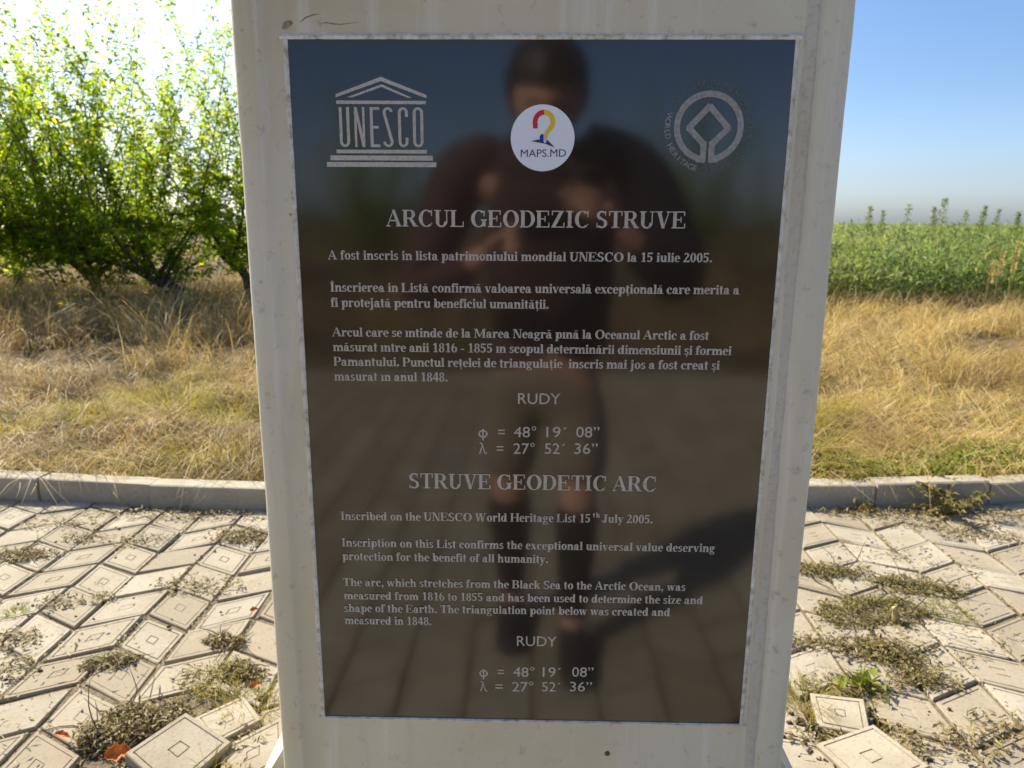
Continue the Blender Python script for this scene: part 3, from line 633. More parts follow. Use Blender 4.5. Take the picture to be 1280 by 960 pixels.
# temple emblem: pediment, architrave, six tall letters for columns, three steps
mb = MB(); lay = [0]
def yy(): lay[0] += 1; return YP - 0.0006 - 0.000012 * (lay[0] % 30)
def pol(pts): mb.add([(x, 0, z) for x, z in pts], [tuple(range(len(pts)))]); y = yy(); n = len(pts); mb.v[-n:] = [(a, y, c) for a, b_, c in mb.v[-n:]]
pol([(-0.2455, 1.4948), (-0.2455, 1.4985), (-0.1903, 1.5183), (-0.1903, 1.5135)]); pol([(-0.1903, 1.5183), (-0.1355, 1.4978), (-0.1355, 1.4940), (-0.1903, 1.5135)])
pol([(-0.2320, 1.4950), (-0.2250, 1.4950), (-0.1895, 1.5068), (-0.1895, 1.5098)]); pol([(-0.1895, 1.5098), (-0.1530, 1.4945), (-0.1585, 1.4945), (-0.1895, 1.5068)])
pol([(-0.2450, 1.4874), (-0.1363, 1.4872), (-0.1363, 1.4911), (-0.2450, 1.4913)])
for (a, b_) in (((-0.2472, 1.4302), (-0.1363, 1.4345)), ((-0.2551, 1.4219), (-0.1292, 1.4277)), ((-0.2599, 1.4142), (-0.1249, 1.4199))):
    pol([(a[0], a[1]), (b_[0], a[1]), (b_[0], b_[1]), (a[0], b_[1])])
def bar(x0, x1, z0, z1): pol([(x0, z0), (x1, z0), (x1, z1), (x0, z1)])
zb, zt, w = 1.4375, 1.4838, 0.0036
def half(cx, cz, rx, rz, a0, a1, w):
    for p in arc(cx, cz, rx, rz, a0, a1, w, w * 0.8, 8): pol(p)
x0, x1 = -0.2425, -0.2299; c = (x0 + x1) / 2; r_ = (x1 - x0) / 2
bar(x0, x0 + w, zb + r_, zt); bar(x1 - w, x1, zb + r_, zt); half(c, zb + r_, r_, r_, 180, 360, w)
x0, x1 = -0.2240, -0.2113
bar(x0, x0 + w * 0.8, zb, zt); bar(x1 - w * 0.8, x1, zb, zt); pol([(x1 - w, zb), (x1, zb), (x0 + w, zt), (x0, zt)])
x0, x1 = -0.2048, -0.1930
bar(x0, x0 + w, zb, zt); bar(x0 + w, x1, zb, zb + 0.0032); bar(x0 + w, x1, zt - 0.0032, zt); bar(x0 + w, x1 - 0.0015, 1.4592, 1.4622)
x0, x1 = -0.1893, -0.1766; c = (x0 + x1) / 2; r_ = (x1 - x0) / 2
half(c, zt - r_, r_, r_, 10, 180, w); half(c, zb + r_, r_, r_, 180, 370, w); pol([(x0, zt - r_), (x0 + w, zt - r_), (x1, zb + r_), (x1 - w, zb + r_)][::1])
x0, x1 = -0.1707, -0.1584; c = (x0 + x1) / 2; r_ = (x1 - x0) / 2
bar(x0, x0 + w, zb + r_, zt - r_); half(c, zt - r_, r_, r_, 0, 180, w); half(c, zb + r_, r_, r_, 180, 360, w); bar(x1 - w, x1, zt - r_ - 0.005, zt - r_); bar(x1 - w, x1, zb + r_, zb + r_ + 0.005)
x0, x1 = -0.1527, -0.1400; c = (x0 + x1) / 2; r_ = (x1 - x0) / 2
bar(x0, x0 + w, zb + r_, zt - r_); bar(x1 - w, x1, zb + r_, zt - r_); half(c, zt - r_, r_, r_, 0, 180, w); half(c, zb + r_, r_, r_, 180, 360, w)
mb.build('temple_emblem', M['letter'], plaque)
# ring emblem with the lozenge, and the lettering round it
mb = MB(); CX, CZ = 0.2047, 1.4622
for p in arc(CX, CZ, 0.0420, 0.0415, -84, 264, 0.0074, 0.0074, 44): pol(p)
def stroke(p, q, w): quad(mb, p, q, w, yy())
LW_ = 0.0072
for sg in (-1, 1):
    stroke((CX + sg * 0.0050 , 1.4222), (CX + sg * 0.0050, 1.4455), LW_)
    stroke((CX + sg * 0.0050, 1.4425), (CX + sg * 0.0248, 1.4620), LW_); stroke((CX + sg * 0.0246, 1.4600), (CX - sg * 0.0006, 1.4868), LW_)
    stroke((CX + sg * 0.0022, 1.4236), (CX + sg * 0.0130, 1.4243), 0.0062)
mb.build('ring_emblem', M['letter_half'], plaque)
def ring_text(txt, a0, a1, R_, h, mt, outward, nm='ring_lettering'):
    mb = MB()
    for i, ch in enumerate(txt):
        if ch == ' ': continue
        a = math.radians(a0 + (a1 - a0) * i / (len(txt) - 1)); ra = Vector((math.cos(a), math.sin(a))); u_ = ra if outward else -ra
        x_ = Vector((u_.y, -u_.x)); v, f = sans_piece(ch, 0, 0, 0, h, fit=False)
        wd = max(p[0] for p in v); o_ = Vector((CX, CZ)) + ra * R_
        mb.add([((o_ + x_ * (p[0] - wd / 2) + u_ * p[2]).x, YP - 0.0006 - 0.00001 * (i % 3), (o_ + x_ * (p[0] - wd / 2) + u_ * p[2]).y) for p in v], f)
    mb.build(nm, mt, plaque)
ring_text('WORLD HERITAGE', 166, 254, 0.0530, 0.0066, M['letter_half'], False)
ring_text('PATRIMOINE MONDIAL', 264, 372, 0.0530, 0.0066, M['letter_faint'], False)
ring_text('PATRIMONIO MUNDIAL', 146, 28, 0.0475, 0.0066, M['letter_faint'], True)

# round sticker
mb = MB(); n = 64; sx0, sz0, sr = 0.0049, 1.4487, 0.0387
mb.add([(sx0 + sr * math.cos(2 * math.pi * i / n), YP - 0.0008, sz0 + sr * math.sin(2 * math.pi * i / n)) for i in range(n)] + [(sx0 + sr * math.cos(2 * math.pi * i / n), YP, sz0 + sr * math.sin(2 * math.pi * i / n)) for i in range(n)],
       [tuple(range(n))] + [(i, (i + 1) % n, n + (i + 1) % n, n + i) for i in range(n)])
stk = mb.build('sticker', M['sticker'], stele); tag(stk, 'round white sticker with a hooked red and yellow mark and MAPS.MD lettering')
def flat(name, polys, mt, y):
    mb = MB()
    for k, p in enumerate(polys): mb.add([(x, y - 0.000012 * (k % 25), z) for x, z in p], [tuple(range(len(p)))])
    return mb.build(name, mt, stk)
YS = YP - 0.0010
hc = (0.0063, 1.4675)
flat('red_hook', arc(hc[0], hc[1], 0.0135, 0.0138, 90, 183, 0.0058, 0.0058, 10) + [[(-0.0073, 1.4668), (-0.0013, 1.4668), (-0.0013, 1.4598), (-0.0068, 1.4598)]], M['s_red'], YS)
flat('yellow_hook', arc(hc[0], hc[1], 0.0135, 0.0138, 90, -32, 0.0056, 0.0058, 12) + [[(0.0176, 1.4600), (0.0128, 1.4632), (0.0076, 1.4556), (0.0071, 1.4449), (0.0098, 1.4475), (0.0118, 1.4535)]], M['s_yel'], YS)
flat('navy_base', [[(-0.0092, 1.4452), (0.0042, 1.4478), (0.0074, 1.4422)], [(0.0084, 1.4424), (0.0104, 1.4470), (0.0198, 1.4378)], [(0.0030, 1.4440), (0.0074, 1.4424), (0.0198, 1.4378), (0.0092, 1.4428)]], M['s_navy'], YS - 0.0003)
flat('blue_mark', [[(0.0014, 1.4464), (0.0016, 1.4515), (0.0041, 1.4538), (0.0061, 1.4524), (0.0061, 1.4452)]], M['s_blue'], YS - 0.0006)
v, f = sans_piece('MAPS.MD', -0.0215, 1.4265, 0.0337, 0.0087, zr=1.4272)
o = pymesh('sticker_lettering', [(a, YS, c) for a, b_, c in v], f, M['s_navy'], stk)

# ------------------------------------------------------------------ loose slabs near the foot of the stele
def loose_slab(loc, rz, tilt, label, w=0.178, skew=0.0, th=0.05):
    h = w / 2; s = skew
    corners = [(-h, -h - s * 0.5), (h, -h + s * 0.5), (h, h + s * 0.5), (-h, h - s * 0.5)]
    lr = random.Random(int(loc[0] * 1000)); corners = [(x_ + lr.gauss(0, 0.004), y_ + lr.gauss(0, 0.004)) for x_, y_ in corners]
    mb = MB(); paver_geo(mb, corners, 0, (0, 0), True, th)
    o = mb.build('paving_slab', M['paver']); o.location = loc; o.rotation_euler = (tilt[0], tilt[1], rz)
    tag(o, label, 'paving slab', 'slabs come loose by the stele'); return o
loose_slab((-0.885, 0.665, 0.040), math.radians(-27), (math.radians(3), math.radians(9)), 'tilted loose paving slab lying bottom left beside the orange leaf')
loose_slab((-0.822, 0.815, 0.018), math.radians(38), (math.radians(-4), math.radians(3)), 'sunken slab behind the tilted slab, left of the stele', 0.15, 0.03)
loose_slab((-0.705, 0.690, 0.012), math.radians(20), (math.radians(4), math.radians(-2)), 'slab touching the lower left foot of the stele', 0.16, 0.05)
loose_slab((0.872, 0.700, 0.034), math.radians(20), (math.radians(-3), math.radians(-8)), 'raised slab with grass shadows on it, bottom right of the stele', 0.185, 0.0)
loose_slab((0.862, 0.868, 0.034), math.radians(-12), (math.radians(8), math.radians(-10)), 'small heaved slab under the broad green leaf, right of the stele', 0.13, -0.035)
loose_slab((0.722, 0.725, 0.004), math.radians(4), (math.radians(-2), math.radians(2)), 'slab touching the lower right foot of the stele', 0.14, -0.04)

# ------------------------------------------------------------------ grass, weeds, crop
R = np.random.default_rng(5)
def blades(P, Hh, Wd, lean_dir, lean, curl, seg=3):
    """P (n,3) roots, heights, widths, lean heading (angle), lean (0..1.2), curl -> quad strips"""
    n = len(P); ts = np.linspace(0, 1, seg + 1)
    lx, ly = np.cos(lean_dir), np.sin(lean_dir); fa = R.uniform(0, 2 * np.pi, n); sx, sy_ = np.cos(fa), np.sin(fa)
    V = np.zeros((n, seg + 1, 2, 3), np.float32)
    for i, t in enumerate(ts):
        ang = lean * (0.35 + 0.65 * t) + curl * t * t
        out = Hh * t * np.sin(np.minimum(ang, 1.75)); up = Hh * t * np.cos(np.minimum(ang, 1.75))
        c = np.stack([P[:, 0] + lx * out, P[:, 1] + ly * out, P[:, 2] + np.maximum(up, 0.004 * t)], 1)
        w = Wd * (1.0 - 0.85 * t ** 1.5) * 0.5
        off = np.stack([sx * w, sy_ * w, np.zeros(n)], 1); V[:, i, 0] = c - off; V[:, i, 1] = c + off
    b_ = (np.arange(n) * (seg + 1) * 2)[:, None]
    q = np.concatenate([np.stack([b_[:, 0] + 2 * i, b_[:, 0] + 2 * i + 1, b_[:, 0] + 2 * i + 3, b_[:, 0] + 2 * i + 2], 1) for i in range(seg)], 0)
    return V.reshape(-1, 3), q
class Acc:
    def __init__(s): s.V, s.F, s.n = [], [], 0
    def add(s, V, F):
        s.V.append(np.asarray(V, np.float32)); s.F.append(np.asarray(F) + s.n); s.n += len(V)
    def build(s, name, mt, parent=None): return npquads(name, np.concatenate(s.V), np.concatenate(s.F), mt, parent)
def nz(x, y, sc, seed=0.0): return np.array([mnoise.noise(Vector((a * sc, b_ * sc, seed))) for a, b_ in zip(x, y)])
def gz(x, y): return np.array([ground_z(a, b_) for a, b_ in zip(x, y)])
def leaves(P, D, L, Wd, droop=0.3, fold=0.25):
    """small folded leaves: P roots, D unit directions, L lengths"""
    n = len(P); up = np.tile(np.array([0, 0, 1.0]), (n, 1)) + R.normal(0, 0.45, (n, 3))
    S = np.cross(D, up); S /= np.linalg.norm(S, axis=1, keepdims=True) + 1e-9; U = np.cross(S, D)
    L = L[:, None]; w = Wd[:, None]
    tip = P + D * L - U * L * droop; mid = P + D * L * 0.5 + U * L * 0.05
    a = mid + S * w * 0.5 - U * w * fold * 0 + U * w * fold; b_ = mid - S * w * 0.5 + U * w * fold
    V = np.stack([P, a, tip, mid, b_], 1).reshape(-1, 3); k = (np.arange(n) * 5)[:, None]
    F = np.concatenate([k + np.array([[0, 1, 2, 3]]), k + np.array([[0, 3, 2, 4]])], 0)
    return V, F

def scatter(n, x0, x1, y0, y1): return R.uniform(x0, x1, n), R.uniform(y0, y1, n)
def outside(x, y, m=0.09): return np.array([gz_edge(a, b_) > m for a, b_ in zip(x, y)])

# dry straw, left of the stele and behind it (matted near the kerb, taller further off)
acc = Acc()
def straw(n, x0, x1, y0, y1, h, w, leanr, seed, dens_sc=1.4, thr=-0.35, clump=0.0, heading=None):
    x, y = scatter(n, x0, x1, y0, y1)
    if clump:
        nc = max(8, n // 45); cx_, cy_ = scatter(nc, x0, x1, y0, y1); k = R.integers(0, nc, n)
        x = cx_[k] + R.normal(0, clump, n); y = cy_[k] + R.normal(0, clump, n)
        hk = R.uniform(0.55, 1.25, nc)[k]; lk = R.uniform(0, 2 * np.pi, nc)[k]; ll = R.uniform(leanr[0], leanr[1], nc)[k]
    else: hk = 1.0; lk = None
    keep = outside(x, y, 0.07) & (nz(x, y, dens_sc, seed) > thr) & ~((np.abs(x - 0.1) < 0.9) & (y < 6.5) & (R.random(n) < 0.7))
    hd = nz(x, y, 0.8, seed + 3) * 7.0 + (heading if heading is not None else 0) + R.normal(0, 0.5, n)
    if lk is not None: hd = np.where(R.random(n) < 0.6, lk + R.normal(0, 0.45, n), hd)
    le = R.uniform(leanr[0], leanr[1], n) if lk is None else ll + R.normal(0, 0.2, n)
    H = h * R.uniform(0.55, 1.25, n) * hk * (1 + 0.5 * nz(x, y, 0.9, seed + 8)); le = np.abs(le)
    x, y, hd, le, H = x[keep], y[keep], hd[keep], le[keep], H[keep]
    P = np.stack([x, y, gz(x, y) - 0.01], 1)
    return blades(P, H, np.full(len(x), w) * R.uniform(0.6, 1.3, len(x)), hd, le, R.uniform(0.1, 0.9, len(x)))
acc.add(*straw(24000, -4.6, 0.6, 2.45, 4.8, 0.24, 0.0044, (0.6, 1.45), 1.0, 1.6, -0.05, 0.075))
acc.add(*straw(16000, -4.6, 0.6, 2.45, 5.2, 0.13, 0.0038, (0.9, 1.6), 2.0, 1.6, 0.0))
acc.add(*straw(26000, -8.5, 0.6, 4.3, 8.6, 0.36, 0.0072, (0.25, 1.25), 3.0, 1.2, -0.12, 0.09))
acc.add(*straw(15000, -11.0, 0.6, 6.6, 13.5, 0.50, 0.0110, (0.1, 0.85), 4.0, 0.8, -0.45, 0.13))
acc.add(*straw(2200, -8.0, 0.0, 6.0, 9.0, 0.75, 0.0090, (0.05, 0.5), 6.0, 0.8, -0.9, 0.10))
acc.add(*straw(9000, -26, 2.0, 12.5, 34, 0.55, 0.020, (0.1, 0.8), 5.0, 0.5, -0.8, 0.3))
acc.add(*straw(7000, -4.6, 0.6, 2.5, 5.5, 0.46, 0.0042, (1.1, 1.55), 7.0, 1.0, -0.2, 0.12))
o = acc.build('dry_grass', M['straw']); tag(o, kind='stuff')
# golden grass, right
acc = Acc()
acc.add(*straw(22000, 0.6, 5.2, 2.5, 5.0, 0.28, 0.0046, (0.8, 1.5), 11.0, 1.5, -0.08, 0.09, 0.3))
acc.add(*straw(16000, 0.6, 5.5, 2.6, 5.6, 0.15, 0.0036, (0.9, 1.6), 12.0, 1.2, -0.2))
acc.add(*straw(28000, 0.6, 8.5, 4.6, 8.6, 0.40, 0.0074, (0.4, 1.3), 13.0, 1.1, -0.18, 0.10, 0.4))
acc.add(*straw(22000, 0.6, 12.5, 7.4, 10.05, 0.27, 0.0100, (0.1, 0.95), 14.0, 0.8, -0.8, 0.15))
acc.add(*straw(9000, 0.6, 6.0, 2.6, 6.0, 0.50, 0.0044, (1.1, 1.55), 17.0, 1.0, -0.2, 0.14, 0.4))
o = acc.build('golden_grass', M['gold']); tag(o, kind='stuff')
# behind the camera: the field the plaque mirrors
acc = Acc()
acc.add(*straw(14000, -9, 9, -11, -5.0, 0.38, 0.011, (0.2, 1.2), 21.0, 0.8, -0.5, 0.16))
acc.add(*straw(9000, -26, 26, -42, -10, 0.6, 0.035, (0.1, 0.9), 22.0, 0.5, -0.8, 0.3))
o = acc.build('field_grass', M['straw']); tag(o, kind='stuff')
# low yellow green grass along the kerb
acc = Acc()
for (x0, x1, y0, y1, n, h) in ((-3.4, -0.6, 2.46, 2.95, 5200, 0.075), (-3.9, -1.6, 3.0, 3.7, 1800, 0.09), (1.2, 3.2, 2.6, 3.0, 1500, 0.07)):
    x, y = scatter(n, x0, x1, y0, y1); nc = 70; cx_, cy_ = scatter(nc, x0, x1, y0, y1); k = R.integers(0, nc, n); x = cx_[k] + R.normal(0, 0.06, n); y = cy_[k] + R.normal(0, 0.045, n)
    kp = outside(x, y, 0.12); x, y = x[kp], y[kp]; m_ = len(x)
    acc.add(*blades(np.stack([x, y, gz(x, y) - 0.005], 1), h * R.uniform(0.5, 1.3, m_), np.full(m_, 0.003), R.uniform(0, 6.3, m_), R.uniform(0.2, 1.3, m_), R.uniform(0.2, 1.0, m_)))
hr = np.random.default_rng(9)
for i in range(34):
    cx_ = hr.uniform(-4.6, -0.8) if i % 2 else hr.uniform(1.2, 4.6); cy_ = kerb_y(cx_) + 0.25 + 2.6 * hr.random() ** 1.5; r_ = hr.uniform(0.07, 0.19); n = int(2600 * r_)
    a = hr.uniform(0, 6.3, n); q = r_ * np.sqrt(hr.random(n)); x = cx_ + q * np.cos(a); y = cy_ + q * np.sin(a)
    acc.add(*blades(np.stack([x, y, gz(x, y) - 0.01], 1), (0.10 + 0.7 * r_) * hr.uniform(0.5, 1.2, n), np.full(n, 0.0038), a + hr.normal(0, 0.6, n), hr.uniform(0.2, 1.35, n), hr.uniform(0.2, 1.0, n)))
o = acc.build('kerbside_grass', M['yelgrass']); tag(o, kind='stuff')
# fresh green weeds behind the right-hand kerb
acc = Acc()
def weedclump(acc, cx_, cy_, r, n, h, L, gzf=True):
    a = R.uniform(0, 6.3, n); rr = r * np.sqrt(R.random(n)); x = cx_ + rr * np.cos(a); y = cy_ + rr * np.sin(a)
    z = (gz(x, y) if gzf else np.zeros(n)) + h * R.random(n) * (1 - 0.6 * rr / r)
    D = np.stack([np.cos(a), np.sin(a), R.uniform(-0.1, 0.9, n)], 1) + R.normal(0, 0.4, (n, 3)); D /= np.linalg.norm(D, axis=1, keepdims=True)
    acc.add(*leaves(np.stack([x, y, z], 1), D, L * R.uniform(0.6, 1.4, n), L * 0.42 * R.uniform(0.6, 1.3, n)))
for i in range(70):
    x = R.uniform(1.35, 3.3) if i % 3 else R.uniform(1.9, 2.6); weedclump(acc, x, kerb_y(x) + R.uniform(0.15, 0.48), R.uniform(0.04, 0.13), 60, R.uniform(0.03, 0.14), 0.034)
for i in range(10): weedclump(acc, R.uniform(-2.2, -0.9), R.uniform(2.56, 2.8), 0.06, 40, 0.06, 0.028)
for i in range(30): weedclump(acc, R.uniform(-9, -6.2), R.uniform(7.5, 9.5), 0.3, 90, 0.55, 0.055)
o = acc.build('green_weeds', M['weed']); tag(o, kind='stuff')
# the green crop, a front of leaves and a canopy that runs to the horizon
acc = Acc()
def crop(n, x0, x1, y0, y1, h, L, low=0.0):
    x, y = scatter(n, x0, x1, y0, y1)
    e = y - (10.3 + 0.35 * nz(x, x * 0 + 1, 0.7, 31.0) + 0.03 * (x - 6)); kp = e > 0; x, y, e = x[kp], y[kp], e[kp]; m_ = len(x)
    top = h * (1 + 0.32 * nz(x, y, 0.9, 33.0) + 0.22 * nz(x, y, 3.1, 34.0)) * np.minimum(1, 0.55 + e * 0.35)
    z = 0.08 + top * (low + (1 - low) * R.random(m_) ** (0.55))
    D = np.stack([R.normal(0, 1, m_), R.normal(0, 1, m_), R.uniform(-0.2, 1.3, m_)], 1); D /= np.linalg.norm(D, axis=1, keepdims=True)
    D[:, 2] += 0.5; D /= np.linalg.norm(D, axis=1, keepdims=True)
    return leaves(np.stack([x, y, z], 1), D, L * R.uniform(0.6, 1.6, m_), L * 0.26 * R.uniform(0.6, 1.3, m_), 0.35)
acc.add(*crop(50000, 1.5, 14, 10.0, 14.5, 0.90, 0.12)); acc.add(*crop(26000, 0, 24, 14, 24, 0.98, 0.14, 0.35)); acc.add(*crop(20000, -4, 45, 24, 50, 1.0, 0.24, 0.5))
n = 5200; x, y = scatter(n, 2, 16, 10.5, 18); P = np.stack([x, y, np.full(n, 0.1)], 1)
acc.add(*blades(P, R.uniform(0.7, 1.22, n) * (1 + 0.15 * nz(x, y, 0.8, 35.0)), np.full(n, 0.017), R.uniform(0, 6.3, n), R.uniform(0, 0.35, n), R.uniform(0, 0.5, n)))
o = acc.build('field_crop', M['crop']); tag(o, kind='stuff')
V = []; xsf = np.concatenate([np.linspace(-40, 60, 40), [120, 300, 700, 1500]]); xsf = np.concatenate([[-1500, -500, -150], xsf]); ysf = np.concatenate([[16, 20, 25, 30, 36, 43, 50], np.geomspace(60, 1500, 16)])
for y in ysf:
    for x in xsf: V.append((x, y, 0.62 + (0.0 if y < 40 else min(0.42, (y - 40) * 0.012)) + 0.06 * mnoise.noise(Vector((x * 0.3, y * 0.3, 2)))))
nxf = len(xsf); Fq = [(j * nxf + i, j * nxf + i + 1, (j + 1) * nxf + i + 1, (j + 1) * nxf + i) for j in range(len(ysf) - 1) for i in range(nxf - 1) if xsf[i] > -4 + 0 or ysf[j] > 55]
o = npquads('far_field', V, Fq, M['crop_far'], smooth=True); tag(o, kind='structure')
# brown dead stems at the foot of the crop
acc = Acc(); n = 5200; x = R.uniform(2, 13, n); y = 10.1 + R.uniform(-0.4, 0.3, n) + 0.03 * (x - 6)
acc.add(*blades(np.stack([x, y, gz(x, y)], 1), 0.32 * R.uniform(0.4, 1.5, n), np.full(n, 0.014), R.uniform(0, 6.3, n), R.uniform(0, 0.8, n), R.uniform(0, 0.9, n)))
n = 16000; x, y = scatter(n, -6, 6.5, 2.5, 6.5); kp = outside(x, y) & (nz(x, y, 1.1, 51.0) > 0.05); x, y = x[kp], y[kp]; n = len(x)
D = np.stack([R.normal(0, 1, n), R.normal(0, 1, n), R.uniform(-0.1, 0.7, n)], 1); D /= np.linalg.norm(D, axis=1, keepdims=True)
acc.add(*leaves(np.stack([x, y, gz(x, y) + 0.05 * R.random(n)], 1), D, 0.05 * R.uniform(0.4, 1.4, n), 0.009 * R.uniform(0.5, 1.6, n), 0.1))
o = acc.build('dead_stubble', M['litter']); tag(o, kind='stuff')

# tall weeds standing above the crop
def tall_weed(x, y, top, lean, label, wd=0.10):
    r_ = empty('tall_weed', (x, y, 0.05)); tag(r_, label, 'weed', 'tall weeds rising over the green field')
    h = top - 0.05; pts = [(lean * (t ** 2) * h * 0.5, 0, h * t) for t in np.linspace(0, 1, 8)]
    mb = MB(); mb.tube(pts, [0.011 * (1 - 0.8 * t) for t in np.linspace(0, 1, 8)], 5); mb.build('stem', M['darkweed'], r_)
    a = Acc(); n = int(R.integers(170, 430)); t = R.uniform(0.3, 0.6); t = t + (1 - t) * R.random(n); px = lean * t ** 2 * h * 0.5; rr = wd * np.clip((1.02 - t) * 2.6, 0.12, 1) * R.random(n); an = R.uniform(0, 6.3, n)
    P = np.stack([px + rr * np.cos(an), rr * np.sin(an), t * h + rr * 0.8], 1); D = np.stack([np.cos(an), np.sin(an), R.uniform(0.2, 1.4, n)], 1); D /= np.linalg.norm(D, axis=1, keepdims=True)
    a.add(*leaves(P, D, 0.07 * R.uniform(0.5, 1.2, n), 0.022 * R.uniform(0.6, 1.3, n))); a.build('foliage', M['crop'], r_)
for (x, y, t, ln, lb, wd) in ((7.31, 15.5, 1.70, 0.02, 'upright feathery weed nearest the right edge of the stele', 0.09), (8.07, 16.5, 1.62, 0.0, 'short thin weed second from the stele on the skyline', 0.07),
      (7.62, 14.6, 1.71, 0.10, 'right leaning weed standing between the thin one and the tallest pair', 0.11), (8.71, 15.5, 1.69, -0.03, 'slim weed just left of the tallest weed', 0.07), (8.18, 14.2, 1.83, 0.0, 'tallest bushiest weed on the skyline', 0.14),
      (9.41, 15.6, 1.61, 0.04, 'low bushy weed just right of the tallest weed', 0.12), (9.3, 15.0, 1.70, 0.22, 'weed bent strongly to the right over the field', 0.09), (10.1, 15.8, 1.66, 0.20, 'second of the two right bent weeds, nearer the picture edge', 0.09), (9.80, 14.5, 1.58, 0.06, 'thin weed at the right edge of the picture', 0.07)):
    tall_weed(x, y, t, ln, lb, wd)
def dry_stalk(x, y, h, lean, label):
    r_ = empty('dry_stalk', (x, y, 0.07)); tag(r_, label, 'dry stalk', 'dry stalks before the field')
    pts = [(lean * t * h, 0.05 * t, h * t) for t in np.linspace(0, 1, 6)]; mb = MB(); mb.tube(pts, [0.009 * (1 - 0.6 * t) for t in np.linspace(0, 1, 6)], 5); mb.build('stem', M['stem'], r_)
    a = Acc(); n = 90; t = 0.6 + 0.42 * R.random(n); an = R.uniform(0, 6.3, n); P = np.stack([lean * t * h + 0.02 * np.cos(an), 0.02 * np.sin(an), t * h], 1)
    D = np.stack([np.cos(an) * 0.5, np.sin(an) * 0.5, np.full(n, 1.0)], 1); D /= np.linalg.norm(D, axis=1, keepdims=True); a.add(*leaves(P, D, np.full(n, 0.05), np.full(n, 0.016))); a.build('seed_head', M['gold'], r_)
dry_stalk(6.66, 9.5, 1.02, 0.05, 'tallest pale dry stalk at the right edge before the green field'); dry_stalk(6.80, 10.0, 0.88, 0.04, 'dry stalk just behind and left of the tallest pale stalk'); dry_stalk(6.55, 9.8, 0.74, 0.06, 'short dry stalk leaning right beside the two taller ones')

# ------------------------------------------------------------------ trees
def make_tree(name, loc, height, spread, seed, label, nleaf=9000, nshoot=26, group='fruit trees left of the stele', lsize=0.092, lean=0.0):
    rr = random.Random(seed); root = empty(name, loc); tag(root, label, 'tree', group)
    tb = MB(); P, D = [], []
    z0 = 0.0; base_h = 0.55 + 0.25 * rr.random()
    trunk = [(0, 0, -0.1), (lean * 0.25 * base_h, 0.02, base_h * 0.5), (lean * base_h, 0.0, base_h)]
    tb.tube(trunk, [0.085, 0.07, 0.062], 8)
    tops = Vector(trunk[-1])
    def shoot(p, d, L, r, n_leaf, depth):
        pts = [Vector(p)]; dd = Vector(d).normalized(); k = 7
        for i in range(k):
            dd = (dd + Vector((rr.gauss(0, 0.13), rr.gauss(0, 0.13), 0.04))).normalized(); pts.append(pts[-1] + dd * L / k)
        tb.tube(pts, [r * (1 - 0.85 * i / k) for i in range(k + 1)], 5, cap=False)
        for _ in range(n_leaf):
            t = (0.12 + 0.88 * rr.random()) * k; i = min(k - 1, int(t)); q = pts[i].lerp(pts[i + 1], t - i); an = rr.uniform(0, 6.283)
            e = Vector((math.cos(an), math.sin(an), rr.uniform(-0.2, 0.75))).normalized()
            P.append(q + e * rr.uniform(0.0, 0.05)); D.append(e)
        return pts
    limbs = []
    nl = 7
    for i in range(nl):
        an = 2 * math.pi * (i + rr.random() * 0.6) / nl; d = Vector((math.cos(an) * 0.9, math.sin(an) * 0.9, rr.uniform(0.35, 1.2)))
        limbs.append(shoot(tops + Vector((0, 0, -rr.random() * 0.25)), d, spread * rr.uniform(0.8, 1.15), 0.036, 60, 0))
    allpts = [p for l in limbs for p in l[2:]]
    nb = 110
    for i in range(nb):
        p = rr.choice(allpts); an = rr.uniform(0, 6.283); d = Vector((math.cos(an), math.sin(an), rr.uniform(-0.9, 0.9)))
        sp_ = shoot(p, d, rr.uniform(0.35, 0.8) * spread * 0.75, 0.010, int(nleaf * 0.50 / nb), 0)
        if i % 2: allpts += [q for q in sp_[3:] if q.z < height * 0.72]
    for i in range(13):
        an = rr.uniform(0, 6.283); q = Vector((math.cos(an), math.sin(an), 0)) * spread * rr.uniform(0.3, 1.0); q.z = rr.uniform(0.35, 0.9); shoot(q, Vector((math.cos(an), math.sin(an), rr.uniform(-0.3, 0.6))), spread * 0.5, 0.007, int(nleaf * 0.10 / 26), 0)
    for i in range(nshoot):
        p = rr.choice(allpts + [tops]); d = Vector((rr.gauss(0, 0.32), rr.gauss(0, 0.32), 1)); top = height * (rr.uniform(0.55, 0.9) if i % 3 else rr.uniform(0.92, 1.12))
        L = max(0.4, top - p.z); shoot(p, d, L, 0.009, int(nleaf * 0.50 / nshoot * min(1.3, L / 1.2)), 1)
    tb.build('trunk', M['bark'], root, smooth=True)
    P_ = np.array([tuple(p) for p in P]); D_ = np.array([tuple(d) for d in D]); n = len(P_)
    D_ = D_ + R.normal(0, 0.25, (n, 3)); D_ /= np.linalg.norm(D_, axis=1, keepdims=True)
    V, F = leaves(P_, D_, lsize * R.uniform(0.6, 1.25, n), lsize * 0.46 * R.uniform(0.7, 1.2, n), 0.30, 0.22)
    npquads('crown', V, F, M['leaf'], root); return root
make_tree('fruit_tree', (-4.9, 9.45, 0.06), 4.25, 1.35, 1, 'leafy fruit tree with a dark leaning trunk, the tallest one beside the stele', 10500, 46, lean=-0.55)
make_tree('fruit_tree', (-4.35, 10.6, 0.06), 4.35, 1.25, 2, 'fruit tree half hidden by the left edge of the stele', 8000, 36, lean=-0.35)
make_tree('fruit_tree', (-6.3, 9.7, 0.06), 3.85, 1.40, 3, 'fruit tree with loose upright shoots between the leaning one and the left edge', 10500, 42)
make_tree('fruit_tree', (-8.9, 11.8, 0.06), 4.4, 1.45, 4, 'fruit tree with a dark upright trunk at the left edge of the photo', 8500, 36)
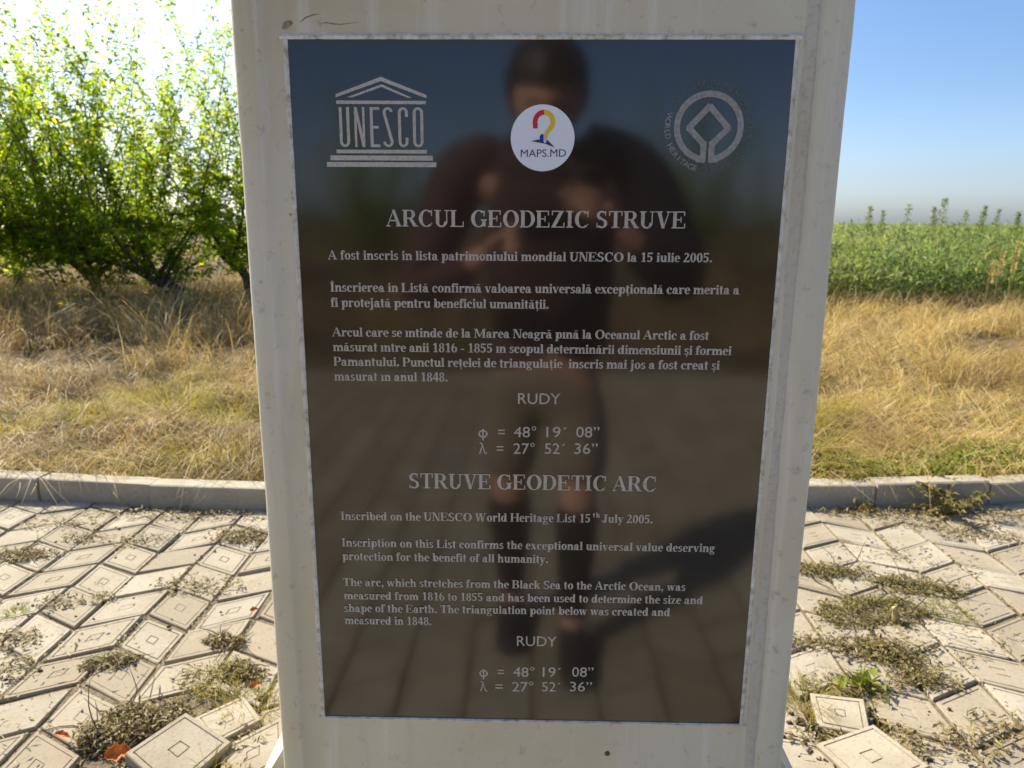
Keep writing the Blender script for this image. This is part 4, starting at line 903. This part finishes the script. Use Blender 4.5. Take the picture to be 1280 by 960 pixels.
make_tree('fruit_tree', (-7.4, 8.8, 0.06), 3.1, 1.2, 5, 'low bushy fruit tree nearest the viewer at the left edge', 8500, 28)
make_tree('fruit_tree', (-6.9, 12.4, 0.06), 4.5, 1.6, 6, 'fruit tree farther back, seen through the gaps of the front row', 3200, 22, lsize=0.10)
for i, (x, y, h) in enumerate(((-6.6, -15.5, 4.6), (-3.6, -17.0, 4.4), (4.3, -17.5, 4.9))):
    make_tree('roadside_tree', (x, y, 0.05), h, 1.7, 20 + i, ('tree mirrored at the upper left corner of the plaque', 'tree mirrored left of the person in the plaque', 'slim tree mirrored behind the ring emblem on the plaque')[i], 5200, 16, 'trees behind the photographer', 0.12)

# ------------------------------------------------------------------ weeds, clumps, leaves, crumbs on the paving
acc = Acc(); cr = MB()
PATCH = [(-2.09, 1.80, 0.16, 0.06, 260), (-1.93, 1.99, 0.10, 0.05, 120), (-2.11, 2.12, 0.22, 0.06, 160), (-1.6, 2.25, 0.5, 0.06, 420), (-1.68, 1.965, 0.16, 0.06, 150), (-1.24, 2.03, 0.17, 0.10, 260), (-1.25, 1.576, 0.18, 0.07, 260), (-1.68, 1.44, 0.10, 0.05, 140), (-1.67, 1.195, 0.09, 0.06, 160),
         (-1.58, 1.04, 0.07, 0.06, 150), (-0.92, 1.015, 0.15, 0.08, 260), (-1.54, 1.48, 0.06, 0.04, 60), (1.19, 1.773, 0.16, 0.06, 320), (1.473, 1.658, 0.20, 0.08, 380), (1.085, 1.234, 0.13, 0.05, 220), (1.172, 1.196, 0.15, 0.10, 300), (1.191, 1.071, 0.12, 0.06, 200), (1.981, 2.141, 0.2, 0.06, 240), (1.686, 2.38, 0.3, 0.06, 420), (2.4, 2.38, 0.4, 0.07, 420), (1.852, 2.26, 0.3, 0.07, 260), (0.908, 1.256, 0.15, 0.05, 220), (0.964, 1.03, 0.18, 0.05, 200), (1.144, 0.781, 0.14, 0.07, 220), (1.309, 0.845, 0.12, 0.08, 200), (1.55, 1.9, 0.3, 0.2, 160), (-1.4, 0.9, 0.3, 0.4, 130), (1.3, 1.4, 0.35, 0.25, 320), (2.3, 1.95, 0.3, 0.25, 220), (-0.80, 0.74, 0.10, 0.05, 200), (-0.72, 0.60, 0.06, 0.05, 90), (-0.96, 0.60, 0.10, 0.06, 160), (0.80, 0.80, 0.10, 0.06, 180), (0.98, 0.76, 0.05, 0.12, 120)]
for (px, py, rx, ry, n) in PATCH:
    a = R.uniform(0, 6.3, n); r_ = R.random(n) ** 0.6; x = px + rx * r_ * np.cos(a); y = np.minimum(py + ry * r_ * np.sin(a), np.array([kerb_y(q) - 0.012 for q in px + rx * r_ * np.cos(a)]))
    D = np.stack([R.normal(0, 1, n), R.normal(0, 1, n), R.uniform(-0.05, 0.35, n)], 1); D /= np.linalg.norm(D, axis=1, keepdims=True)
    P = np.stack([x, y, 0.004 + 0.016 * R.random(n)], 1); acc.add(*leaves(P, D, 0.022 * R.uniform(0.4, 1.5, n), 0.006 * R.uniform(0.5, 1.7, n), 0.1))
# finds its way along the joints everywhere
n = 9000; k = R.integers(-8, 22, n); y = R.uniform(0.4, 2.35, n); x = bx(k) + R.normal(0, 0.006, n); kp = (nz(x, y, 2.2, 40.0) > 0.02); x, y = x[kp], y[kp]; n = len(x)
D = np.stack([R.normal(0, 0.5, n), R.normal(0, 1, n), R.uniform(-0.05, 0.5, n)], 1); D /= np.linalg.norm(D, axis=1, keepdims=True)
acc.add(*leaves(np.stack([x, y, -0.006 + 0.010 * R.random(n)], 1), D, 0.014 * R.uniform(0.4, 1.5, n), 0.005 * R.uniform(0.5, 1.5, n), 0.1))
o = acc.build('weed_litter', M['litter']); tag(o, kind='stuff')
rc = random.Random(77)
def crumb(mb, x, y, z, r):
    a = [rc.uniform(0.6, 1.25) for _ in range(6)]; rot = rc.uniform(0, 6.28)
    vs = [(x + r * a[i] * math.cos(rot + i * 1.047), y + r * a[i] * math.sin(rot + i * 1.047), z) for i in range(6)] + [(x + r * 0.55 * a[i] * math.cos(rot + i * 1.047 + 0.2), y + r * 0.55 * a[i] * math.sin(rot + i * 1.047 + 0.2), z + r * 0.75 * a[i]) for i in range(6)]
    mb.add(vs, [(i, (i + 1) % 6, 6 + (i + 1) % 6, 6 + i) for i in range(6)] + [(6, 7, 8, 9, 10, 11)])
for i in range(520):
    px, py, rx, ry, n = rc.choice(PATCH + [(-1.3, 1.4, 0.9, 0.9, 1), (1.6, 1.5, 0.9, 0.9, 1)]); x, y = px + rc.gauss(0, rx), py + rc.gauss(0, ry + 0.05)
    if gz_edge(x, y) < -0.05 and not (abs(x) < 0.6 and y < 0.65): crumb(cr, x, y, 0.001, 0.0025 + 0.007 * rc.random() ** 3)
for i in range(420):
    hx, hy, hr = rc.choice(HOLES); an = rc.uniform(0, 6.28); q = hr * 1.25 * rc.random() ** 0.5; crumb(cr, hx + q * math.cos(an), hy + q * math.sin(an), -0.004, 0.004 + 0.013 * rc.random() ** 2)
o = cr.build('soil_crumbs', M['crumb']); tag(o, kind='stuff')
def weed_clump(x, y, rx, ry, h, n, label, mt, twigs=14, rz=0.0, L=0.019, nm='weed_clump'):
    r_ = empty(nm, (x, y, 0.0), rz); tag(r_, label, 'weed clump', 'pulled up weeds on the paving')
    n = int(n * 1.7); a = R.uniform(0, 6.3, n); q = np.sqrt(R.random(n)) * (1 + 0.45 * nz(np.cos(a) * 2 + x * 9, np.sin(a) * 2 + y * 9, 1.0, 4.0)); kq = nz(q * np.cos(a) * 2.2 + x * 7, q * np.sin(a) * 2.2 + y * 7, 1.0, 12.0) > -0.22; a, q = a[kq], q[kq]; n = len(a); lim = h * np.sqrt(np.maximum(0.02, 1.02 - q * q)) * (0.55 + 0.9 * np.abs(nz(q * np.cos(a) * 3 + x, q * np.sin(a) * 3 + y, 1.0, 9.0)))
    P = np.stack([rx * q * np.cos(a), ry * q * np.sin(a), 0.003 + lim * R.random(n)], 1); D = np.stack([R.normal(0, 1, n), R.normal(0, 1, n), R.normal(0.1, 0.5, n)], 1); D /= np.linalg.norm(D, axis=1, keepdims=True)
    ac = Acc(); ac.add(*leaves(P, D, L * R.uniform(0.4, 1.4, n), L * 0.3 * R.uniform(0.5, 1.5, n), 0.25)); ac.build('foliage', mt, r_)
    mb = MB()
    for i in range(twigs):
        an = rc.uniform(0, 6.28); q = rc.random() ** 0.5 * 0.7; p = Vector((rx * q * math.cos(an), ry * q * math.sin(an), h * 0.4 * rc.random() + 0.004)); d = Vector((rc.gauss(0, 1), rc.gauss(0, 1), rc.gauss(0.05, 0.25))).normalized()
        pts = [p]
        for s in range(5): d = (d + Vector((rc.gauss(0, 0.25), rc.gauss(0, 0.25), rc.gauss(-0.05, 0.12)))).normalized(); e = pts[-1] + d * rx * 0.22; e.z = max(0.003, e.z); pts.append(e)
        mb.tube(pts, [0.0022, 0.002, 0.0018, 0.0016, 0.0012, 0.0006], 5)
    if twigs: mb.build('twigs', M['bark'], r_)
weed_clump(-1.08, 0.79, 0.155, 0.085, 0.055, 1500, 'biggest heap of dry uprooted weeds, lower left by the orange leaf', M['litter'], 34, 0.5)
weed_clump(-0.872, 1.035, 0.06, 0.045, 0.045, 380, 'dark round clod of earth and roots near the left side of the stele', M['litter'], 10)
weed_clump(-1.305, 1.085, 0.075, 0.04, 0.028, 300, 'small curled dry weed on a slab above the biggest heap', M['litter'], 9, 0.3)
weed_clump(-0.985, 1.205, 0.075, 0.035, 0.03, 260, 'dry weed with loose loops, left of the stele below the red leaf', M['litter'], 12)
weed_clump(-1.235, 2.02, 0.09, 0.07, 0.02, 340, 'flat dry weed near the kerb by the left edge of the stele', M['litter'], 4)
weed_clump(-2.08, 1.80, 0.13, 0.05, 0.03, 380, 'straggling dry weed at the left edge of the picture', M['litter'], 6, 0.2)
weed_clump(1.22, 1.475, 0.20, 0.10, 0.035, 1500, 'wide mat of wilted green weed right of the stele', M['darkweed'], 12, 0.15, 0.017)
weed_clump(1.16, 1.20, 0.10, 0.075, 0.03, 600, 'wilted weed trailing below the wide green mat', M['darkweed'], 8, -0.6, 0.016)
weed_clump(1.19, 1.065, 0.07, 0.035, 0.025, 320, 'small dark weed at the lower end of the trail on the right', M['darkweed'], 6, -0.3, 0.015)
weed_clump(1.46, 1.66, 0.16, 0.055, 0.03, 700, 'long wilted weed lying behind the wide green mat', M['darkweed'], 8, -0.35, 0.016)
weed_clump(1.16, 1.775, 0.14, 0.05, 0.025, 560, 'wilted weed close to the right edge of the stele', M['darkweed'], 5, -0.2, 0.015)
# rooted things
def grass_tuft(x, y, r, n, h, label, mt, z=0.0, nm='grass_tuft', grp='grass tufts in the paving joints', lean=(0.05, 1.0), w=0.0026):
    a = R.uniform(0, 6.3, n); q = r * np.sqrt(R.random(n)); P = np.stack([q * np.cos(a), q * np.sin(a), np.full(n, -0.012)], 1)
    V, F = blades(P, h * R.uniform(0.45, 1.2, n), np.full(n, w), a + R.normal(0, 0.5, n), R.uniform(lean[0], lean[1], n), R.uniform(0.1, 0.9, n), 4)
    o = npquads(nm, V, F, mt); o.location = (x, y, z); tag(o, label, 'grass tuft', grp); return o
grass_tuft(-1.79, 1.37, 0.035, 90, 0.05, 'small green grass tuft in a joint at the left edge', M['weed'])
grass_tuft(-0.93, 1.0, 0.07, 150, 0.085, 'yellow green grass tuft beside the dark clod left of the stele', M['yelgrass'])
grass_tuft(-0.79, 0.87, 0.09, 200, 0.075, 'grass growing behind the loose slabs at the left foot of the stele', M['yelgrass'])
grass_tuft(-0.795, 0.63, 0.03, 60, 0.08, 'short grass sprig between the two front loose slabs', M['yelgrass'])
grass_tuft(1.49, 1.48, 0.07, 150, 0.05, 'bright green grass tuft in a joint right of the wide mat', M['weed'])
grass_tuft(0.80, 0.955, 0.08, 240, 0.085, 'yellow grass tuft by the small heaved slab on the right', M['yelgrass'])
grass_tuft(0.93, 1.02, 0.10, 200, 0.05, 'straggling grass behind the small heaved slab', M['yelgrass'])
grass_tuft(0.93, 0.80, 0.08, 150, 0.06, 'grass between the raised slab and the heaved slab', M['yelgrass'])
grass_tuft(-2.35, 3.75, 0.20, 900, 0.30, 'rounded yellow grass tussock behind the left kerb', M['yelgrass'], 0.10, 'grass_tussock', 'tussocks behind the kerb', (0.2, 1.35), 0.0035)
grass_tuft(-3.1, 3.25, 0.16, 700, 0.20, 'low yellow tussock at the left edge behind the kerb', M['yelgrass'], 0.09, 'grass_tussock', 'tussocks behind the kerb', (0.3, 1.4), 0.0032)
def leafy_plant(x, y, r, h, n, label, mt, z=0.0, L=0.035):
    r_ = empty('weed_plant', (x, y, z)); tag(r_, label, 'weed plant', 'weed plants by the right kerb'); mb = MB(); P, D = [], []
    for i in range(16):
        an = rc.uniform(0, 6.28); d = Vector((math.cos(an) * rc.uniform(0.4, 1.2), math.sin(an) * rc.uniform(0.3, 0.9), rc.uniform(0.5, 1.0))).normalized(); pts = [Vector((0, 0, 0))]
        Lg = (r * 1.1 + h * d.z) * 0.62
        for s in range(6): d = (d + Vector((rc.gauss(0, 0.1), rc.gauss(0, 0.1), -0.12))).normalized(); e = pts[-1] + d * Lg / 6; e.z = max(0.006, e.z); pts.append(e)
        mb.tube(pts, [0.0035 - 0.0004 * s for s in range(7)], 5)
        for _ in range(max(1, n // 16)):
            t = rc.uniform(0.6, 5.99); k = int(t); P.append(pts[k].lerp(pts[k + 1], t - k)); e = Vector((rc.gauss(0, 1), rc.gauss(0, 1), rc.gauss(0.3, 0.5))).normalized(); D.append(e)
    mb.build('stems', M['darkweed'], r_); P = np.array([tuple(p) for p in P]); D = np.array([tuple(p) for p in D]); m_ = len(P)
    ac = Acc(); ac.add(*leaves(P, D, L * R.uniform(0.5, 1.3, m_), L * 0.5 * R.uniform(0.6, 1.2, m_))); ac.build('foliage', mt, r_)
leafy_plant(2.0, 2.40, 0.20, 0.17, 420, 'bushy dark green weed growing against the front of the right kerb', M['darkweed'])
leafy_plant(1.60, 2.43, 0.06, 0.05, 60, 'tiny weed at the foot of the kerb beside the yellow leaf', M['darkweed'], L=0.025)
leafy_plant(1.56, 2.86, 0.07, 0.22, 90, 'upright yellow green weed with reddish tips behind the right kerb', M['yelgrass'], 0.1)
leafy_plant(0.985, 1.02, 0.07, 0.05, 14, 'weed with one broad green leaf beside the small heaved slab', M['weed'], L=0.055)
# the yellowish stub standing on the mat
mb = MB(); mb.tube([(0, 0, -0.01), (0.002, 0, 0.03), (0.004, 0.004, 0.055), (-0.004, 0.0, 0.078), (0.003, 0, 0.092)], [0.012, 0.010, 0.011, 0.009, 0.005], 8)
o = mb.build('plant_stub', simple('yellowish_stub', (0.34, 0.27, 0.12), 0.8, 0.3, 60)); o.location = (1.262, 1.40, -0.02); tag(o, 'pale yellow broken plant stub standing on the weed mat', 'plant stub')
def fallen_leaf(x, y, z, L, w, rz, tilt, label, mt):
    n = 10; mb = MB(); vs = []
    for i in range(n + 1):
        t = i / n; ww = w * math.sin(math.pi * min(1, t * 0.95 + 0.04)) ** 0.8 * (1 + 0.25 * math.sin(t * 19)) * 0.5
        zc = 0.25 * L * math.sin(t * 3.0) * 0.5
        for s in (-1, 0, 1): vs.append((L * (t - 0.5), s * ww, zc + (0.30 * w if s else 0) * (1 + 0.3 * s * math.sin(t * 7))))
    fs = [(i * 3 + k, i * 3 + k + 1, i * 3 + k + 4, i * 3 + k + 3) for i in range(n) for k in (0, 1)]
    mb.add(vs, fs); o = mb.build('fallen_leaf', mt); sm = o.modifiers.new('thick', 'SOLIDIFY'); sm.thickness = 0.0006
    o.location = (x, y, z); o.rotation_euler = (tilt, 0.15, rz); tag(o, label, 'leaf', 'dead leaves on the paving'); return o
fallen_leaf(-1.045, 0.665, 0.018, 0.06, 0.045, 0.6, 0.5, 'large bright orange curled leaf bottom left beside the tilted slab', M['orange_leaf'])
fallen_leaf(-1.235, 0.742, 0.010, 0.045, 0.018, -0.1, 0.3, 'small narrow orange leaf in the joint left of the biggest weed heap', M['orange_leaf'])
fallen_leaf(-0.966, 1.40, 0.008, 0.028, 0.02, 0.8, 0.4, 'small red orange leaf near the left edge of the stele', M['orange_leaf'])
fallen_leaf(-0.80, 0.955, 0.02, 0.04, 0.02, 0.9, 0.5, 'orange brown leaf in the grass at the left foot of the stele', M['orange_leaf'])
fallen_leaf(1.60, 2.41, 0.012, 0.05, 0.04, 0.2, 0.7, 'yellow tan leaf lying at the foot of the right kerb', M['tan_leaf'])
fallen_leaf(1.125, 1.205, 0.03, 0.05, 0.014, 0.15, 0.2, 'narrow tan leaf on the wilted weed trail', M['tan_leaf'])

# ------------------------------------------------------------------ the person taking the photograph (seen in the polished plaque)
def skin_mesh(verts, edges, radii, sub=2, root=0):
    me = bpy.data.meshes.new('s'); me.from_pydata(verts, edges, []); ob = bpy.data.objects.new('s', me); COL.objects.link(ob)
    md = ob.modifiers.new('skin', 'SKIN'); md.use_smooth_shade = True
    for i, sv in enumerate(me.skin_vertices[0].data):
        r_ = radii[i]; sv.radius = r_ if isinstance(r_, tuple) else (r_, r_); sv.use_root = (i == root)
    ss = ob.modifiers.new('sub', 'SUBSURF'); ss.levels = sub; ss.render_levels = sub
    dg = bpy.context.evaluated_depsgraph_get(); out = bpy.data.meshes.new_from_object(ob.evaluated_get(dg))
    bpy.data.objects.remove(ob); bpy.data.meshes.remove(me); return out
def chain(parts, sub=2, root=0):
    """parts: list of chains of (x,y,z,r); a chain starting with an int hangs on that vertex"""
    v, e, r_ = [], [], []
    for ch in parts:
        prev = None
        for it in ch:
            if isinstance(it, int): prev = it; continue
            v.append(tuple(it[:3])); r_.append(it[3]); i = len(v) - 1
            if prev is not None: e.append((prev, i))
            prev = i
    return skin_mesh(v, e, r_, sub, root)
HIP = (0.04, -1.30, 0.93)
body_parts = [
    [(*HIP, (0.15, 0.11)), (0.04, -1.29, 1.08, (0.145, 0.105)), (0.04, -1.26, 1.25, (0.165, 0.115)), (0.04, -1.21, 1.42, (0.17, 0.115)), (0.038, -1.17, 1.50, (0.10, 0.085)), (0.034, -1.13, 1.555, 0.058), (0.032, -1.10, 1.60, 0.056)],
    [3, (0.24, -1.20, 1.47, 0.068), (0.33, -1.18, 1.33, 0.055), (0.405, -1.12, 1.165, 0.045), (0.31, -1.05, 1.25, 0.037), (0.215, -1.00, 1.345, 0.029)],
    [3, (-0.17, -1.20, 1.47, 0.068), (-0.26, -1.18, 1.32, 0.055), (-0.32, -1.12, 1.15, 0.045), (-0.215, -1.06, 1.205, 0.037), (-0.115, -1.00, 1.275, 0.029)],
    [0, (0.135, -1.30, 0.86, 0.092), (0.150, -1.25, 0.68, 0.075), (0.148, -1.215, 0.50, 0.058), (0.145, -1.22, 0.36, 0.056), (0.14, -1.215, 0.20, 0.043), (0.138, -1.205, 0.085, 0.037), (0.138, -1.10, 0.04, 0.036), (0.138, -1.00, 0.03, 0.03)],
    [0, (-0.055, -1.32, 0.86, 0.092), (-0.066, -1.31, 0.68, 0.075), (-0.066, -1.31, 0.50, 0.058), (-0.064, -1.34, 0.36, 0.056), (-0.060, -1.36, 0.20, 0.043), (-0.058, -1.37, 0.085, 0.037), (-0.060, -1.27, 0.04, 0.036), (-0.062, -1.17, 0.03, 0.03)],
]
body_me = chain(body_parts, 2)
def finger(pts, r0=0.0092, r1=0.0072):
    n = len(pts); return chain([[(*p, r0 + (r1 - r0) * i / (n - 1)) for i, p in enumerate(pts)]], 2)
pieces = [body_me]
# right hand: palm behind the right end of the phone, four fingers closing over its front, thumb along the back
pieces.append(chain([[(0.215, -1.00, 1.345, (0.030, 0.022)), (0.195, -0.985, 1.368, (0.036, 0.020)), (0.175, -0.972, 1.385, (0.040, 0.016)), (0.165, -0.966, 1.392, (0.036, 0.013))]], 2))
for i, (dz, L) in enumerate(((0.036, 0.050), (0.016, 0.058), (-0.004, 0.054), (-0.023, 0.044))):
    z = 1.378 + dz; pieces.append(finger([(0.170, -0.970, z), (0.163, -0.950, z + 0.004), (0.148, -0.9395, z + 0.007), (0.148 - L * 0.55, -0.9365, z + 0.012), (0.148 - L * 0.9, -0.9385, z + 0.015)]))
pieces.append(finger([(0.185, -0.985, 1.365), (0.165, -0.982, 1.345), (0.135, -0.970, 1.340), (0.112, -0.966, 1.348)], 0.0115, 0.0085))
# left hand, lower
pieces.append(chain([[(-0.115, -1.00, 1.275, (0.030, 0.022)), (-0.098, -0.985, 1.292, (0.036, 0.020)), (-0.078, -0.972, 1.308, (0.040, 0.016)), (-0.066, -0.966, 1.314, (0.036, 0.013))]], 2))
for i, (dz, L) in enumerate(((0.028, 0.016), (0.008, 0.026), (-0.012, 0.030), (-0.030, 0.026))):
    z = 1.304 + dz; pieces.append(finger([(-0.070, -0.972, z), (-0.068, -0.956, z + 0.001), (-0.060, -0.9455, z + 0.001), (-0.060 + L * 0.6, -0.9435, z), (-0.060 + L, -0.9455, z - 0.002)]))
pieces.append(finger([(-0.095, -0.985, 1.300), (-0.072, -0.982, 1.322), (-0.050, -0.972, 1.336), (-0.030, -0.968, 1.338)], 0.0115, 0.0085))
# head, shaped from a sphere; looks down at the phone
def head_mesh():
    bm = bmesh.new(); bmesh.ops.create_uvsphere(bm, u_segments=40, v_segments=32, radius=1.0)
    for v in bm.verts:
        x, y, z = v.co; w = 0.082; d = 0.102; h = 0.122
        if z < -0.15: t = (-z - 0.15) / 0.85; w *= 1 - 0.30 * t; d *= 1 - 0.10 * t
        X, Y, Z = x * w, y * d, z * h
        f = max(0, y)
        if y > 0.25:
            Y += 0.026 * math.exp(-((X / 0.013) ** 2) - ((Z + 0.022) / 0.022) ** 2)              # nose
            for s in (-1, 1): Y -= 0.014 * math.exp(-(((X - s * 0.032) / 0.017) ** 2) - ((Z - 0.006) / 0.013) ** 2)   # eye sockets
            Y += 0.007 * math.exp(-((X / 0.045) ** 2) - ((Z - 0.030) / 0.012) ** 2)             # brow
            Y += 0.006 * math.exp(-((X / 0.024) ** 2) - ((Z + 0.058) / 0.006) ** 2) + 0.005 * math.exp(-((X / 0.022) ** 2) - ((Z + 0.071) / 0.007) ** 2)   # lips
            Y += 0.009 * math.exp(-((X / 0.026) ** 2) - ((Z + 0.098) / 0.016) ** 2)             # chin
        for s in (-1, 1): X += s * 0.020 * math.exp(-((Y + 0.006) / 0.016) ** 2 - ((Z + 0.005) / 0.030) ** 2) * (1 if x * s > 0.75 else 0)   # ears
        v.co = (X, Y, Z)
    rot = Matrix.Rotation(math.radians(-24), 4, 'X'); bmesh.ops.transform(bm, matrix=Matrix.Translation((0.030, -1.055, 1.655)) @ rot @ Matrix.Scale(1.08, 4), verts=bm.verts)
    me = bpy.data.meshes.new('h'); bm.to_mesh(me); bm.free(); return me
pieces.append(head_mesh())
bm = bmesh.new()
for p in pieces:
    b2 = bmesh.new(); b2.from_mesh(p); bmesh.ops.remove_doubles(b2, verts=b2.verts, dist=0.0001)
    bmesh.ops.holes_fill(b2, edges=[e for e in b2.edges if e.is_boundary], sides=0)
    bmesh.ops.recalc_face_normals(b2, faces=b2.faces); q = bpy.data.meshes.new('q'); b2.to_mesh(q); b2.free(); bm.from_mesh(q)
me = bpy.data.meshes.new('body'); bm.to_mesh(me); bm.free()
tmp = bpy.data.objects.new('tmp', me); COL.objects.link(tmp); rm = tmp.modifiers.new('r', 'REMESH'); rm.mode = 'VOXEL'; rm.voxel_size = 0.0042
dg = bpy.context.evaluated_depsgraph_get(); bme = bpy.data.meshes.new_from_object(tmp.evaluated_get(dg)); bpy.data.objects.remove(tmp)
bm = bmesh.new(); bm.from_mesh(bme); seen = set(); comps = []
for v0 in bm.verts:
    if v0 in seen: continue
    stack = [v0]; seen.add(v0); comp = []
    while stack:
        v = stack.pop(); comp.append(v)
        for e in v.link_edges:
            w_ = e.other_vert(v)
            if w_ not in seen: seen.add(w_); stack.append(w_)
    comps.append(comp)
comps.sort(key=len); sizes = [(len(c), tuple(round(x, 2) for x in c[0].co)) for c in comps]; bmesh.ops.delete(bm, geom=[v for c in comps[:-1] for v in c], context='VERTS')

bm.to_mesh(bme); bm.free()
person = empty('person', (0.04, -1.25, 0.0)); tag(person, 'person in brown top, its right half blackened as shade, and khaki shorts holding up a phone, mirrored in the plaque', 'person')
def pchild(name, me, mt, par=person):
    o = link(name, me, mt, par); o.location = -Vector(person.location); me.polygons.foreach_set('use_smooth', [True] * len(me.polygons)); return o
bme.materials.clear(); pchild('body', bme, M['skin'])
# eyes
mb = MB()
def grow(name, parts, mt, sub=2): return pchild(name, chain(parts, sub), mt)
grow('shirt', [[(0.04, -1.298, 0.96, (0.178, 0.135)), (0.04, -1.29, 1.08, (0.172, 0.132)), (0.04, -1.26, 1.25, (0.188, 0.138)), (0.04, -1.205, 1.42, (0.185, 0.135)), (0.038, -1.17, 1.505, (0.115, 0.10)), (0.036, -1.145, 1.54, (0.075, 0.07))],
               [3, (-0.11, -1.19, 1.54, 0.08), (-0.20, -1.19, 1.505, 0.093), (-0.265, -1.18, 1.32, 0.082), (-0.325, -1.12, 1.15, 0.068), (-0.225, -1.06, 1.20, 0.056), (-0.150, -1.02, 1.25, 0.046)]], M['shirt'])
grow('shaded_jacket_half', [[(0.125, -1.305, 0.92, (0.125, 0.155)), (0.125, -1.30, 1.08, (0.120, 0.150)), (0.135, -1.265, 1.25, (0.125, 0.155)), (0.15, -1.20, 1.44, (0.120, 0.140)), (0.13, -1.17, 1.53, (0.08, 0.10))],
                [3, (0.19, -1.19, 1.55, 0.085), (0.275, -1.19, 1.515, 0.100), (0.345, -1.18, 1.37, 0.097), (0.42, -1.12, 1.165, 0.085), (0.325, -1.06, 1.235, 0.068), (0.250, -1.02, 1.31, 0.048)]], M['shaded_jacket_half'])  # right half and right arm in black, standing in for self-shadow
grow('shorts', [[(0.04, -1.30, 0.97, (0.165, 0.125)), (0.04, -1.30, 0.90, (0.17, 0.13))], [1, (0.138, -1.295, 0.82, 0.110), (0.152, -1.25, 0.66, 0.098), (0.150, -1.225, 0.54, 0.092)], [1, (-0.058, -1.315, 0.82, 0.110), (-0.068, -1.31, 0.66, 0.098), (-0.068, -1.31, 0.54, 0.092)]], M['shorts'])
for pts in ([(0.138, -1.235, 0.055, (0.045, 0.045)), (0.138, -1.19, 0.062, (0.05, 0.055)), (0.138, -1.10, 0.046, (0.052, 0.042)), (0.138, -1.00, 0.036, (0.050, 0.032)), (0.138, -0.965, 0.032, (0.035, 0.024))],
            [(-0.058, -1.405, 0.055, (0.045, 0.045)), (-0.058, -1.36, 0.062, (0.05, 0.055)), (-0.060, -1.27, 0.046, (0.052, 0.042)), (-0.062, -1.17, 0.036, (0.050, 0.032)), (-0.062, -1.135, 0.032, (0.035, 0.024))]):
    grow('shoe', [pts], M['shoe'])
for pts in ([(0.138, -1.207, 0.10, 0.050), (0.14, -1.215, 0.20, 0.052), (0.145, -1.22, 0.33, 0.068), (0.148, -1.218, 0.52, 0.076)], [(-0.058, -1.372, 0.10, 0.050), (-0.060, -1.36, 0.20, 0.052), (-0.064, -1.345, 0.33, 0.068), (-0.066, -1.312, 0.52, 0.076)]): grow('added_shin_cover', [pts], M['shoe'])  # dark covers added over the bare shins to subdue them in the plaque
bm = bmesh.new(); bmesh.ops.create_icosphere(bm, subdivisions=4, radius=1.0)
for v in bm.verts:
    x, y, z = v.co; k = 1 + 0.05 * mnoise.noise(Vector((x * 4, y * 4, z * 4)))
    v.co = (x * 0.100 * k, y * 0.120 * k - 0.014, z * 0.118 * k + 0.028)
bmesh.ops.delete(bm, geom=[v for v in bm.verts if v.co.z < 0.045 and v.co.y > 0.045 or v.co.z < -0.06], context='VERTS')
bmesh.ops.transform(bm, matrix=Matrix.Translation((0.030, -1.055, 1.655)) @ Matrix.Rotation(math.radians(-24), 4, 'X') @ Matrix.Scale(1.08, 4), verts=bm.verts)
hm = bpy.data.meshes.new('hair'); bm.to_mesh(hm); bm.free(); pchild('hair', hm, M['hair'])

# the phone: the camera looks out of its lens
ph = empty('mobile_phone', (0.050, -0.9505, 1.3395)); ph.rotation_euler = (math.radians(0), 0, 0)
tag(ph, 'dark phone held level in both hands of the person', 'phone')
Q = Matrix.Rotation(-PITCH, 4, 'X').to_3x3()
def pbox(c, h, bev=0.004):
    bm = bmesh.new(); bmesh.ops.create_cube(bm, size=2.0)
    for v in bm.verts: v.co = Vector((v.co.x * h[0], v.co.y * h[1], v.co.z * h[2]))
    bmesh.ops.bevel(bm, geom=bm.edges[:], offset=bev, segments=3, affect='EDGES')
    for v in bm.verts: v.co = Q @ (v.co + Vector(c))
    me = bpy.data.meshes.new('p'); bm.to_mesh(me); bm.free(); return me
link('shell', pbox((0, 0, 0), (0.0775, 0.004, 0.0365), 0.0035), M['phone'], ph)
link('screen', pbox((0, -0.0043, 0), (0.073, 0.0006, 0.0335), 0.0004), M['lens'], ph)
lm = MB()
lc = Vector((-0.0643, 0.0042, 0.0085))
lm.tube([Q @ lc, Q @ (lc + Vector((0, 0.0012, 0)))], [0.0055, 0.005], 20); lm.build('lens_ring', M['lens'], ph)
bpy.context.view_layer.update()
